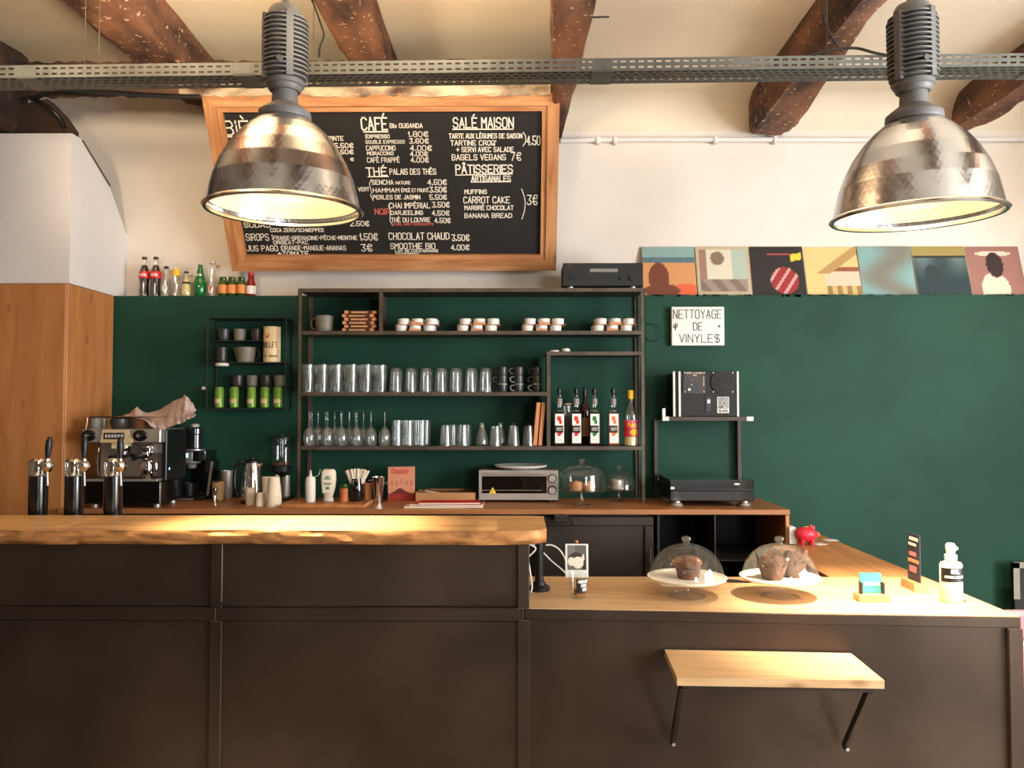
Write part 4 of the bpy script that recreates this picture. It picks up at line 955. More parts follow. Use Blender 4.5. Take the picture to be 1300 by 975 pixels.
t = bottle('tonic_bottle', 'small clear bottle with a round pale blue label right of the cola', 211, small(.175, .027), 'plateglass', (('fill', [(0, .004), (.024, .004), (.024, .09), (.02, .105), (0, .105)], 'plateglass'), ('bottle_cap', [(.0125, .168), (.0138, .17), (.013, .180), (0, .18)], 'iron')))
m = MB(); f = cylmap(.0276); m.add([f(.018 * math.cos(a * PI / 8), .05 + .022 * math.sin(a * PI / 8)) for a in range(16)], [tuple(range(16))]); m.build('label', M['papers'], t, smooth=False)
t = bottle('lemonade_bottle', 'clear ribbed bottle with a yellow neck label on the ledge', 223.5, [(0, 0), (.026, 0), (.029, .004), (.0275, .03), (.029, .05), (.0275, .08), (.029, .10), (.022, .13), (.018, .15), (.0125, .17), (.0125, .198), (0, .198)], 'plateglass', (('neck_label', [(.0235, .125), (.0215, .142), (.0185, .155), (.015, .166)], 'yellow'),))
t = bottle('orange_soda_bottle', 'squat bulb-shaped bottle of pale orange drink on the ledge', 236.5, [(0, 0), (.026, 0), (.030, .006), (.0315, .03), (.029, .06), (.021, .09), (.015, .11), (.0125, .125), (.0125, .146), (0, .146)], 'plateglass', (('fill', [(0, .004), (.027, .006), (.0295, .03), (.027, .06), (.019, .09), (.0135, .107), (0, .107)], 'juice'), ('label', [(.0262, .075), (.0228, .088)], 'darkmug'), ('bottle_cap', [(.0135, .142), (.0138, .143), (.013, .150), (0, .15)], 'iron')))
t = bottle('mineral_water_bottle', 'green bowling-pin water bottle on the ledge', 254, [(0, 0), (.028, 0), (.032, .006), (.037, .05), (.036, .08), (.028, .11), (.02, .14), (.015, .165), (.013, .18), (.0135, .19), (0, .19)], 'emerald')
m = MB(); letter(m, 'perrier', -.018, .02, .122, .134, cylmap(.0262), .0022, .1); m.build('lettering', M['chalk'], t, smooth=False)
t = bottle('water_bottle', 'tall clear bottle with a white oval label, right of the green one', 269.5, [(0, 0), (.024, 0), (.027, .004), (.027, .09), (.022, .12), (.014, .165), (.012, .185), (.0125, .205), (0, .205)], 'plateglass', (('bottle_cap', [(.0135, .196), (.014, .198), (.0135, .208), (0, .208)], 'steel'),))
m = MB(); f = cylmap(.0276); m.add([f(.016 * math.cos(a * PI / 8), .048 + .03 * math.sin(a * PI / 8)) for a in range(16)], [tuple(range(16))]); m.build('label', M['white'], t, smooth=False)
m = MB(); letter(m, 'V', -.008, .006, .034, .066, cylmap(.0282), .004, .05); m.build('lettering', M['redlabel'], t, smooth=False)
for i, px in enumerate((283, 294.5, 306.5)):
    bottle('juice_jar', f'{("left", "middle", "right")[i]} one of three small olive green juice bottles with orange labels', px, [(0, 0), (.024, 0), (.0265, .004), (.0265, .07), (.024, .085), (.0185, .098), (.018, .115), (0, .115)], 'olive', (('label', [(.0272, .02), (.0275, .022), (.0275, .068), (.0272, .07)], 'orangelabel'), ('lid', [(.019, .098), (.0195, .1), (.0195, .117), (0, .118)], 'olive')), 'small juice bottles on the ledge')
bottle('tomato_juice_bottle', 'red juice bottle with a white label, rightmost on the ledge', 318.5, [(0, 0), (.024, 0), (.0265, .004), (.0265, .07), (.022, .09), (.017, .105), (.0165, .135), (0, .135)], 'crimson', (('label', [(.0272, .016), (.0275, .018), (.0275, .062), (.0272, .064)], 'papers'), ('lid', [(.0175, .125), (.018, .126), (.018, .142), (0, .143)], 'redlabel')))

# ================================================================== RECORD SLEEVES on the right ledge
def blob(u, v, cu, cv_, ru, rv): return ((u - cu) / ru) ** 2 + ((v - cv_) / rv) ** 2 < 1
def r1(u, v):
    if blob(u, v, .3, .35, .2, .32) or blob(u, v, .35, .1, .34, .14): return (112, 62, 44)
    if blob(u, v, .8, .1, .3, .14): return (214, 96, 62)
    return (132, 160, 152) if v > .78 else (84, 112, 118) if v > .68 else (200, 142, 92)
def r2(u, v):
    if u < .05 or u > .95 or v < .08 or v > .95: return (182, 164, 132)
    if blob(u, v, .4, .76, .13, .14): return (126, 106, 86)
    if v < .34: return (150, 130, 118) if math.sin(u * 19 + v * 14) > 0 else (120, 104, 92)
    if u > .68: return (164, 176, 158)
    if u < .2: return (150, 116, 96)
    return (206, 196, 172)
def r3(u, v):
    if blob(u, v, .62, .3, .26, .27): return (150, 44, 46) if math.sin(u * 30 - v * 20) > -.6 else (196, 150, 140)
    if .76 < u < .96 and .70 + .2 * (u - .8) < v < .84 + .2 * (u - .8): return (214, 186, 60)
    if .32 < u < .92 and .83 < v < .86: return (186, 80, 80)
    return (44, 38, 36)
def r4(u, v):
    if abs(v - (.35 + .75 * (u - .2))) < .1 and v > .45: return (176, 138, 86)
    if v < .48 and u > .35: return (206, 186, 158) if v > .2 else (150, 118, 66) if math.sin(u * 34) > 0 else (196, 168, 110)
    if v < .58 and u > .35: return (142, 84, 58)
    return (214, 184, 122)
def r5(u, v):
    t = .5 + .5 * math.sin(u * 5 + v * 3 + 2 * math.sin(v * 5)); a = (120, 116, 104); b = (124, 158, 154)
    return tuple(a[i] + (b[i] - a[i]) * t for i in range(3))
def r6(u, v):
    if v > .8: return (150, 132, 74)
    if .77 < v < .8: return (40, 44, 40)
    t = max(0, (v - .3) / .5); c = (40, 56, 60); d = (104, 122, 118)
    if blob(u, v, .32, .42, .14, .2) : return (44, 54, 56)
    return tuple(c[i] + (d[i] - c[i]) * t * (.6 + .4 * math.sin(u * 9)) for i in range(3))
def r7(u, v):
    if blob(u, v, .5, .62, .16, .26): return (52, 36, 34)
    if blob(u, v, .45, .12, .26, .34) or blob(u, v, .5, .85, .34, .05): return (220, 192, 172)
    return (148, 104, 94)
LB = ['orange and teal beach-coloured record sleeve, leftmost on the ledge', 'beige framed record sleeve with a brown disc shape', 'dark record sleeve with red shape and yellow sticker', 'ochre yellow record sleeve in the middle of the row', 'cloudy grey and pale teal record sleeve', 'dark teal record sleeve with golden horizon band', 'mauve brown record sleeve at the right frame edge']
for i, (px0, px1, fn) in enumerate(((817, 885, r1), (886, 955, r2), (955, 1025, r3), (1025, 1095, r4), (1095, 1164, r5), (1165, 1234, r6), (1234, 1305, r7))):
    x0, x1 = X(px0, 4.54, 370), X(px1, 4.54, 370); w2 = min(.313, x1 - x0 - .002); 
    t = thing('record_sleeve', LB[i], 'record', ((x0 + x1) / 2, 4.535, ZG + .0015), 0, None); t.rotation_euler = (math.radians(-15 + R.uniform(-1, 1)), 0, 0)
    m = MB(); m.box(-w2 / 2, w2 / 2, -.0, .004, 0, .312, b=.0008); m.build('sleeve', M['cream'], t)
    art('cover_print', w2 - .003, .309, fn, lambda x, y: (-w2 / 2 + .0015 + x, -.0006, .0015 + y), t, 44, 44)

# ================================================================== RIGHT WALL: light box, cleaner, turntable
t = thing('letter_board', 'white letter board sign on the green wall reading nettoyage de vinyles', 'sign', pt(886, 414, 4.46)); hw, hh = .149, .110
m = MB(); m.box(-hw, hw, -.002, .038, -hh, hh, b=.003); m.build('board_body', M['white'], t)
def lbx(px, py): p = pt(px, py, 4.457) - t.location; return p.x, p.z
E8 = lambda zx, zy: lbx(810 + zx / 5.2, 300 + zy / 5.2)
for tx, x0, x1, y0, y1 in (('NETTOYAGE', 234, 550, 486, 542), ('DE', 366, 424, 570, 620), ('VINYLE$', 274, 538, 648, 700)):
    a = E8(x0, y1); b = E8(x1, y0); m = MB(); st, W = strokes(tx)
    letter(m, tx, a[0], b[0], a[1], b[1], lambda x, y: (x, -.0035, y), .0042, .02); m.build('lettering', M['black'], t, smooth=False)
m = MB(); f = lambda x, y: (x, -.0035, y)
for q in ([(247, 575), (247, 618)], [(236, 585), (236, 600), (247, 604)], [(258, 580), (258, 596), (247, 600)]): line2(m, [E8(*p) for p in q], f, .0055)
m.build('cactus_symbol', M['black'], t, smooth=False)
m = MB(); c = E8(536, 594); m.add([f(c[0] + (.011 if k % 2 == 0 else .0045) * math.sin(k * PI / 5), c[1] + (.011 if k % 2 == 0 else .0045) * math.cos(k * PI / 5)) for k in range(10)], [tuple(range(10))]); m.build('star_symbol', M['black'], t, smooth=False)
for z in (-.037, .037): m = MB(); m.box(-hw + .006, hw - .006, -.0045, -.002, z - .0012, z + .0012); m.build('rail', M['papers'], t)

YS = 4.25
th = thing('wall_shelf', 'narrow dark shelf with steel brackets on the green wall, two legs below', 'shelf', (X(896, YS), YS, Z(529, YS)))
x0, x1 = X(846, YS) - th.location.x, X(955, YS) - th.location.x
m = MB(); m.box(x0, x1, 0, .245, -.02, 0, b=.001); m.build('shelf_board', M['shelfboard'], th)
m = MB(); m.box(x0 + .01, x1 - .02, -.002, .0, -.021, -.001); m.build('front_edge', M['iron'], th)
for x, s in ((x0 - .022, 1), (x1 - .03, 1)):
    m = MB(); m.box(x, x + .035, -.004, .0, -.022, .0)
    if x < 0: m.box(x, x + .016, -.004, .0, .0, .045)
    m.build('steel_bracket', M['steel'], th)
zb = WZ + .001 - th.location.z
for px in (832, 937.5):
    x = X(px, 4.47) - th.location.x; m = MB(); m.box(x - .010, x + .010, .205, .235, zb, -.021, b=.001); m.build('leg', M['iron'], th)
cx = X(897, 4.25)
t = thing('record_cleaner', 'black record cleaning machine with white edges on the wall shelf', 'machine', (cx, YS + .01, Z(529, YS) + .001)); Wd = (938 - 864) * .00425
x0 = X(863, YS) - cx; x1 = X(938, YS) - cx; H = .243
m = MB(); m.box(x0, x1, .0, .20, 0, H, b=.003); m.build('casing', M['blackm'], t)
m = MB(); m.box(x0 - .028, x0 - .002, .02, .20, 0, H - .006, b=.003); m.build('side_module', M['black'], t)
for x in (x0 - .034, x0 - .004, x1 - .008): m = MB(); m.box(x, x + .011, -.004, .012, 0, H, b=.001); m.build('edge_trim', M['white'], t)
F = lambda zx, zy: ((pt(820 + zx / 4.643, 450 + zy / 4.643, YS + .006) - t.location).x, (pt(820 + zx / 4.643, 450 + zy / 4.643, YS + .006) - t.location).z)
a, b = F(225, 228), F(350, 102); m = MB(); m.box(a[0], b[0], -.003, .0, a[1], b[1]); m.build('control_plate', M['iron'], t)
m = MB(); letter(m, 'VINYL CLEANER', F(240, 118)[0], F(335, 118)[0], F(0, 113)[1], F(0, 105)[1], lambda x, y: (x, -.0035, y), .0014, .05); letter(m, 'PRO', F(280, 118)[0], F(300, 118)[0], F(0, 127)[1], F(0, 120)[1], lambda x, y: (x, -.0035, y), .0014, .05); m.build('lettering', M['chalk'], t, smooth=False)
m = MB(); pp = [F(218, 160), F(218, 215), F(262, 232), F(310, 232), F(325, 200), F(300, 165), F(260, 150)]; m.prism(pp, -.006, -.003); m.build('dark_cover', M['black'], t)
for q, r in (((254, 207), .007), ((268, 178), .003), ((268, 152), .002)): m = MB(); c = F(*q); m.cyl((c[0], -.005, c[1]), (c[0], -.013, c[1]), r, 14); m.build('button', M['white'], t)
m = MB(); c = F(340, 130); m.box(c[0] - .0015, c[0] + .0015, -.005, -.003, F(0, 185)[1], c[1]); m.build('level_strip', M['rim'], t)
m = MB(); c = F(454, 163); m.cyl((c[0], -.001, c[1]), (c[0], -.008, c[1]), .066 * .98, 40); m.build('fan_grille', M['blackm'], t)
for k in range(4):
    m = MB(); r = .012 + k * .014; m.tube([(c[0] + r * math.cos(q * PI / 16), -.009, c[1] + r * math.sin(q * PI / 16)) for q in range(33)], .0012, 6); m.build('grille_ring', M['iron'], t)
for q in ((397, 108), (510, 108), (397, 220), (510, 220), (228, 108), (341, 108), (228, 220), (341, 220)): m = MB(); c = F(*q); m.cyl((c[0], -.001, c[1]), (c[0], -.011, c[1]), .0035, 8); m.build('screw', M['white'], t)
a, b = F(355, 335), F(382, 252); m = MB(); m.box(a[0], b[0], -.004, .0, a[1], b[1]); m.build('switch_slot', M['black'], t)
a, b = F(360, 288), F(378, 265); m = MB(); m.box(a[0], b[0], -.009, -.004, a[1], b[1]); m.build('switch', M['rim'], t)
a, b = F(422, 345), F(490, 250); m = MB(); m.box(a[0], b[0], -.002, .0, a[1], b[1]); m.build('sticker', M['white'], t)
for k, wd_ in enumerate(('AUDIO', 'DESK', 'SYSTEME', 'GLASS')):
    zt = 254 + k * 22.5; m = MB()
    if k < 3: p, q = F(427, zt + 20), F(486, zt); m.box(p[0], q[0], -.0028, -.002, p[1], q[1]); m.build('word_block', M['black'], t); m = MB()
    p, q = F(431, zt + 17), F(482, zt + 4); letter(m, wd_, p[0], q[0], p[1], q[1], lambda x, y: (x, -.0034, y), .0024, .04); m.build('lettering', M['white' if k < 3 else 'black'], t, smooth=False)

cx = X(903, 4.08); t = thing('turntable', 'black record player with smoked lid standing on the worktop', 'turntable', (cx, 4.08, WZ + .001))
hw = .215
m = MB(); m.box(-hw, hw, 0, .33, .028, .083, b=.004); m.build('plinth', M['blackgloss'], t)
m = MB(); m.box(-hw + .004, hw - .004, .004, .326, .084, .090); m.build('top_plate', M['black'], t)
m = MB(); m.lathe([(0, .090), (.15, .090), (.152, .094), (.15, .103), (0, .104)], 48, (-.03, .165, 0)); m.build('platter', M['iron'], t)
m = MB(); m.lathe([(0, .104), (.148, .104), (.148, .106), (.05, .1062), (0, .107)], 48, (-.03, .165, 0)); m.build('record', M['blackgloss'], t)
m = MB(); m.tube([(.17, .27, .125), (.165, .2, .122), (.15, .12, .118), (.11, .07, .112)], .004, 8, smooth=4); m.cyl((.17, .27, .09), (.17, .27, .135), .016, 16); m.build('tonearm', M['steel'], t)
m = MB()
for q in ((-hw, hw, .0, .003, .092, .135), (-hw, hw, .325, .328, .092, .135), (-hw, -hw + .003, 0, .328, .092, .135), (hw - .003, hw, 0, .328, .092, .135), (-hw, hw, 0, .328, .135, .138)): m.box(*q)
m.build('dust_cover', M['smoked'], t)
for x in (-hw + .04, hw - .04):
    for y in (.035, .295): m = MB(); m.lathe([(0, 0), (.032, 0), (.034, .005), (.026, .016), (.02, .018), (.02, .03), (0, .03)], 28, (x, y, 0)); m.build('foot', M['steel'], t)
m = MB(); m.box(-hw + .002, -hw + .022, -.004, 0, .09, .102); m.build('hinge_tab', M['steel'], t); m = MB(); m.box(.115, .14, -.004, 0, .112, .12); m.build('hinge_tab', M['steel'], t)
m = MB(); m.lathe([(0, 0), (.014, 0), (.014, .02), (.009, .024), (0, .03)], 16, rot=Matrix.Rotation(PI / 2, 3, 'X')); m.lathe([(0, 0), (.012, 0), (.012, .02), (0, .024)], 16, (.026, 0, -.002), rot=Matrix.Rotation(PI / 2, 3, 'X'))
solo(m, 'wall_valve', M['steel'], 'pair of small steel valve ends on the wall left of the turntable', 'valve', (X(833, 4.49), 4.498, Z(609, 4.49)))
cable('thin black wire curling on the green wall beside the shelf unit', [(820, 413, 4.49), (830, 411, 4.485), (838, 418, 4.48), (836, 431, 4.485), (826, 434, 4.49), (820, 428, 4.495)], .002, 'black')
#SECTION:WORKTOPITEMS
# ================================================================== BACK WORKTOP ITEMS
def at(px, py):                        # a spot on the back worktop
    d = ray(px, py); t = (WZ - EYE) / d.z; return (d.x * t, d.y * t, WZ + .001)
def lo(px, py, z=LZ):                  # a spot on the low counter
    d = ray(px, py); t = (z - EYE) / d.z; return (d.x * t, d.y * t, z + .001)
# espresso machine
ex = X(155.5, 4.0, 600); s_ = .004
t = thing('espresso_machine', 'steel and black espresso machine on the worktop beside the wood cupboard', 'espresso machine', (ex, 3.99, WZ + .001))
def ez(py): return (645 - py) * s_
def exx(px): return (px - 155.5) * s_
m = MB(); m.box(-.19, .20, .0, .27, .02, ez(611), b=.006); m.build('base', M['blackgloss'], t)
for x in (-.16, .16):
    for y in (.05, .23): m = MB(); m.cyl((x, y, 0), (x, y, .022), .018, 16); m.build('foot', M['steel'], t)
m = MB(); m.box(-.185, .19, -.02, .13, ez(611), ez(608), b=.001); m.build('drip_tray', M['steel'], t)
for k in range(12): m = MB(); m.box(-.17 + k * .03, -.155 + k * .03, -.015, .12, ez(608), ez(608) + .002); m.build('drip_slat', M['iron'], t)
m = MB(); m.box(-.185, .16, .14, .27, ez(611), ez(563), b=.003); m.build('back_plate', M['steel'], t)
m = MB(); m.tube([(-.10, .138, .22), (-.04, .136, .26), (.04, .136, .25), (.1, .136, .29)], .009, 8, smooth=6); m.build('backplate_emblem', M['iron'], t)
m = MB(); m.box(-.195, .205, -.02, .27, ez(562), ez(545), b=.004); m.build('head', M['steel'], t)
m = MB(); m.box(.190, .215, .03, .27, ez(611), ez(546), b=.004); m.build('side_panel', M['black'], t)
m = MB(); m.box(.135, .189, .05, .10, ez(576), ez(563.5), b=.002); m.build('side_cover', M['steel'], t)
for px in (116, 181.5):
    m = MB(); m.lathe([(0, -.002), (.030, -.002), (.036, .0), (.036, .006), (.030, .010), (0, .012)], 32, (exx(px), -.02, ez(553)), rot=Matrix.Rotation(PI / 2, 3, 'X'), sx=1.0, sy=.8); m.build('knob_disc', M['blackgloss'], t)
    m = MB(); m.cyl((exx(px), -.03, ez(553)), (exx(px), -.05, ez(553)), .009, 12); m.build('steam_knob', M['chrome'], t)
m = MB(); m.prism([(exx(131), ez(562)), (exx(134), ez(545.5)), (exx(166), ez(545.5)), (exx(172), ez(562))], -.027, -.02); m.build('centre_plate', M['beige'], t)
m = MB(); m.box(exx(136), exx(162), -.031, -.026, ez(557.5), ez(549.5), b=.001); m.build('button_plate', M['black'], t)
for k in range(6): m = MB(); m.box(exx(138 + k * 4), exx(140.6 + k * 4), -.033, -.031, ez(555.5), ez(551.5)); m.build('button', M['rim'], t)
m = MB(); m.box(exx(139), exx(158), .02, .08, ez(570), ez(562.5), b=.002); m.build('group_cover', M['tin'], t)
for px in (153, 182):
    g_ = MB(); g_.lathe([(0, 0), (.026, 0), (.03, .008), (.03, .026), (.02, .03), (0, .03)], 24, (exx(px), .05, ez(574))); g_ = g_.build('group_head', M['chrome'], t)
    m = MB(); m.lathe([(0, 0), (.02, 0), (.028, .01), (.028, .022), (0, .022)], 24, (exx(px), .05, ez(579.5))); m.build('portafilter', M['chrome'], g_)
    m = MB(); m.cyl((exx(px), .02, ez(577)), (exx(px) + .01, -.11, ez(580)), .011, 12, r1=.014); m.build('filter_handle', M['black'], g_)
for px in (125, 190): m = MB(); m.tube([(exx(px), .02, ez(563)), (exx(px) + .004, .0, ez(570)), (exx(px) - .004, .0, ez(590)), (exx(px), .005, ez(604))], .004, 8, smooth=4); m.build('steam_wand', M['chrome'], t)
m = MB()
for y in (-.01, .26): m.tube([(-.18, y, ez(545)), (-.17, y, ez(530)), (.16, y, ez(530)), (.19, y, ez(545))], .004, 6)
for x in (-.17, .16): m.cyl((x, -.01, ez(530)), (x, .26, ez(530)), .004, 6)
m.build('cup_rail', M['chrome'], t)
m = MB(); m.box(.214, .2155, .06, .07, .19, .20); m.build('indicator_light', M['led'], t)
top = ez(545) + WZ + .0015
for i, (px, py_, r, h, mt, l) in enumerate(((121, 4.04, .030, .055, 'mug', 'pale cup at the left on top of the espresso machine'), (132, 4.07, .026, .05, 'glassware', 'clear glass on top of the espresso machine, next to the pale cup'), (152, 4.05, .046, .05, 'darkmug', 'wide dark bowl-like cup in the middle on top of the espresso machine'))):
    cup('cup', l, h, r, mt, loc=(X(px, py_, 540), py_, top), taper=.8)
g = thing('saucer', '', 'saucer', (0, 0, 0), 0, 'saucers stacked on the espresso machine')
m = MB(); m.lathe([(0, 0), (.03, 0), (.055, .007), (.057, .0085), (.05, .0075), (.02, .003), (0, .003)], 28); m.build('saucer_body', M['kraft'], g)
for k in range(6): place(g, k > 0, (X(178, 4.08, 540), 4.09, top + k * .0088), 0, f'{("lowest", "second lowest", "third lowest", "third highest", "second highest", "highest")[k]} brown saucer in the stack under the pink cloth')
# crumpled cloth over the top right of the machine
us = [150, 160, 167, 173, 180, 188, 197, 207, 216, 224, 231, 235, 240, 245, 247]
tp = [530, 526, 524, 516, 522, 524, 522, 518, 512, 507, 505, 501, 507, 513, 520]
bt = [531, 530, 530, 531, 532, 538, 545.5, 545, 541, 538, 536, 533, 531, 529, 526]
def itp(a, u): k = min(int(u), len(a) - 2); return a[k] + (a[k + 1] - a[k]) * (u - k)
vs = []; fs = []; NU, NV = 84, 26
for i in range(NU + 1):
    u = i / NU * (len(us) - 1)
    for j in range(NV + 1):
        v = j / NV; D = 4.30 - .27 * v; yy = itp(tp, u) + (itp(bt, u) - itp(tp, u)) * (v ** 1.3)
        p = pt(itp(us, u), yy, D)
        wv = .006 * math.sin(u * 5 + v * 4) + .005 * math.sin(v * 17 + u * 2.2) + .004 * math.sin(u * 11 - v * 9)
        vs.append((p.x + .004 * math.sin(v * 8), p.y + wv, p.z + wv * .6 * (1 - abs(2 * v - 1))))
for i in range(NU):
    for j in range(NV): a = i * (NV + 1) + j; fs.append((a, a + NV + 1, a + NV + 2, a + 1))
nv = len(vs); vs2 = [(x, y + .003, z - .003) for x, y, z in vs]; fs2 = [tuple(k + nv for k in f[::-1]) for f in fs]
m = MB(); m.add(vs + vs2, fs + fs2); solo(m, 'dish_cloth', M['cloth'], 'crumpled pinkish cloth thrown over the top of the espresso machine', 'cloth', ang=70)
t = thing('milk_pitcher', 'polished steel milk pitcher on the drip tray of the espresso machine', 'pitcher', (X(189, 4.05, 600), 4.03, ez(608) + WZ + .004))
m = MB(); m.lathe([(0, 0), (.027, 0), (.029, .004), (.029, .06), (.025, .08), (.028, .095), (.026, .095), (.023, .08), (.027, .06), (.027, .005), (0, .005)], 28); m.build('pitcher_body', M['chrome'], t)
m = MB(); m.tube([(.027, 0, .08), (.045, .0, .08), (.046, 0, .03), (.029, 0, .025)], .003, 8, smooth=4); m.build('pitcher_handle', M['chrome'], t)
# coffee grinder with display
p = at(248.5, 634); t = thing('coffee_grinder', 'black coffee grinder with a small lit blue display', 'coffee grinder', p); s_ = p[1] / 1000
def gz(py): return (637 - py) * s_
def gx(px): return (px - 247) * s_
m = MB(); m.box(gx(227), gx(262), -.06, .14, 0, .02, b=.004); m.build('base', M['black'], t)
m = MB(); m.box(gx(227), gx(250), -.065, -.058, .002, .012, b=.001); m.build('base_edge', M['steel'], t)
m = MB(); m.prism([(gx(243), .02), (gx(262), .02), (gx(268), gz(588)), (gx(244), gz(588))], .0, .13); m.build('body', M['blackgloss'], t)
m = MB(); m.prism([(gx(261), .02), (gx(264), .02), (gx(269), gz(589)), (gx(266), gz(589))], -.006, .0); m.build('body_trim', M['steel'], t)
m = MB(); m.box(gx(229), gx(263), -.05, .12, gz(588), gz(575), b=.004); m.build('head', M['blackgloss'], t)
m = MB(); m.box(gx(229.5), gx(247), -.054, -.050, gz(587), gz(576.5), b=.001); m.build('display_plate', M['steel'], t)
m = MB(); m.box(gx(233), gx(241.5), -.056, -.054, gz(583.5), gz(578.5)); m.build('display', M['screen'], t)
m = MB(); m.lathe([(0, 0), (.022, 0), (.026, .022), (.046, .03), (.048, .045), (0, .045)], 28, (gx(242), -.005, gz(597.5))); m.build('funnel', M['greyp'], t)
m = MB(); m.lathe([(0, 0), (.052, 0), (.052, .006), (.046, .010), (.044, .085), (.05, .09), (.05, .118), (.046, .122), (0, .122)], 32, (gx(243), .02, gz(574.5))); m.build('hopper', M['smoked'], t)
m = MB(); m.lathe([(.052, 0), (.054, .001), (.054, .006), (.052, .007)], 32, (gx(243), .02, gz(575))); m.build('hopper_ring', M['steel'], t)
m = MB(); m.lathe([(0, 0), (.02, 0), (.024, .012), (.012, .018), (0, .018)], 20, (gx(243), .02, gz(545.5))); m.build('hopper_knob', M['rim'], t)
m = MB(); m.lathe([(0, 0), (.033, 0), (.036, .07), (.034, .07), (.03, .004), (0, .004)], 24, (gx(240), -.02, .022)); m.build('dosing_cup', M['black'], t)
# tamper, knock containers
p = at(272.5, 639); t = thing('tamper', 'small chrome coffee tamper standing right of the grinder', 'tamper', p)
m = MB(); m.lathe([(0, 0), (.0125, 0), (.013, .012), (.009, .018), (.006, .045), (.009, .06), (.0155, .068), (.0155, .078), (0, .08)], 24); m.build('tamper_body', M['chrome'], t)
p = at(277, 635); t = thing('paper_holder', 'beige tapered container between the tamper and the kettle', 'container', (p[0], p[1], p[2]))
m = MB(); m.lathe([(0, 0), (.030, 0), (.034, .095), (.031, .105), (.029, .095), (.026, .004), (0, .004)], 24, sx=1, sy=.9); m.build('container_body', M['beige'], t)
m = MB(); m.lathe([(0, .095), (.0305, .098), (.028, .108), (0, .110)], 24); m.build('coffee_grounds', M['choc'], t)
p = at(287.5, 632.5); t = thing('steel_container', 'tall brushed steel container behind the beige one', 'container', p)
m = MB(); m.lathe([(0, 0), (.028, 0), (.03, .004), (.036, .155), (.034, .155), (.027, .005), (0, .005)], 28); m.build('container_body', M['steel'], t)
# kettle
p = at(320, 639); t = thing('electric_kettle', 'tall brushed steel kettle with black handle and lid', 'kettle', p)
m = MB(); m.lathe([(0, 0), (.058, 0), (.06, .006), (.06, .018), (0, .018)], 32); m.build('kettle_base', M['black'], t)
m = MB(); m.lathe([(0, .019), (.056, .019), (.057, .03), (.054, .10), (.046, .17), (.038, .215), (0, .215)], 36); m.build('kettle_body', M['chrome'], t)
m = MB(); m.lathe([(0, .215), (.038, .215), (.037, .225), (.025, .232), (.012, .234), (.01, .242), (0, .243)], 28); m.build('lid', M['black'], t)
m = MB(); m.tube([(-.036, -.01, .215), (-.065, -.015, .215), (-.086, -.015, .18), (-.09, -.015, .10), (-.078, -.012, .05), (-.056, -.01, .045)], .0105, 10, smooth=5); m.build('kettle_handle', M['black'], t)
m = MB(); m.tube([(.036, 0, .19), (.056, 0, .212)], [.014, .008], 10); m.build('spout', M['chrome'], t)
# paper cups
def pcup(n, r0, r1, h, inv, step, px, py, label, grp=None):
    p = at(px, py)
    for k in range(n):
        m = MB(); pr = [(0, 0.003), (r0 - .002, .003), (r0, 0), (r1, h - .003), (r1 + .002, h - .001), (r1 + .0005, h + .001), (r1 - .001, h - .002), (r0 - .002, .005), (0, .005)]
        if inv: pr = [(r, h - z) for r, z in pr]
        m.lathe(pr, 28)
        solo(m, 'paper_cup', M['cream'], label[k] if isinstance(label, list) else label, 'cup', (p[0], p[1], p[2] + k * step), 0, grp)
names = ['bottom', 'second', 'third', 'fourth', 'fifth', 'sixth', 'seventh', 'topmost']
pcup(8, .028, .0385, .098, True, .0075, 347.5, 643, [f'{n} cup of the tall stack of upturned white paper cups' for n in names], 'tall stack of paper cups')
pcup(1, .024, .030, .09, False, 0, 318, 641, 'single upright white paper cup left of the stacks')
pcup(2, .020, .0255, .062, True, .006, 330.5, 642.5, ['lower small paper cup between the single cup and tall stack', 'upper small paper cup between the single cup and tall stack'], 'small paper cups')
pcup(6, .024, .0325, .09, True, .0075, 338, 635, [f'{n} cup of the shorter stack of paper cups beside the kettle' for n in names[:5] + names[-1:]], 'short stack of paper cups')
# second grinder with clear hopper
p = at(357, 634); t = thing('coffee_grinder', 'coffee grinder with a clear cylindrical hopper beside the shelf unit', 'coffee grinder', p); s_ = p[1] / 1000
m = MB(); m.box(-.045, .05, -.06, .08, 0, .014, b=.003); m.build('base', M['black'], t)
m = MB(); m.cyl((.015, .03, .014), (.015, .03, .13), .026, 24); m.build('column', M['steel'], t)
m = MB(); m.lathe([(0, 0), (.02, 0), (.03, .02), (.05, .032), (.052, .06), (0, .06)], 32, (0, 0, .125)); m.build('motor_head', M['black'], t)
m = MB(); m.tube([(-.01, -.045, .135), (-.01, -.055, .11), (-.005, -.05, .085)], .012, 10, smooth=3); m.build('chute', M['steel'], t)
m = MB(); m.lathe([(.052, 0), (.063, .004), (.063, .15), (.061, .15), (.061, .006), (.05, .002)], 32, (0, 0, .186)); m.build('hopper', M['glass'], t)
m = MB(); m.lathe([(0, 0), (.065, 0), (.065, .008), (.03, .012), (.012, .014), (.01, .024), (0, .025)], 32, (0, 0, .337)); m.build('lid', M['black'], t)
m = MB(); m.lathe([(0, 0), (.055, 0), (.058, .01), (.03, .02), (0, .024)], 24, (0, 0, .190)); m.build('coffee_beans', M['choc'], t)
m = MB(); m.lathe([(0, 0), (.024, 0), (.024, .07), (.022, .07), (.022, .003), (0, .003)], 24, (-.012, -.035, .015)); m.build('dosing_cup', M['steel'], t)
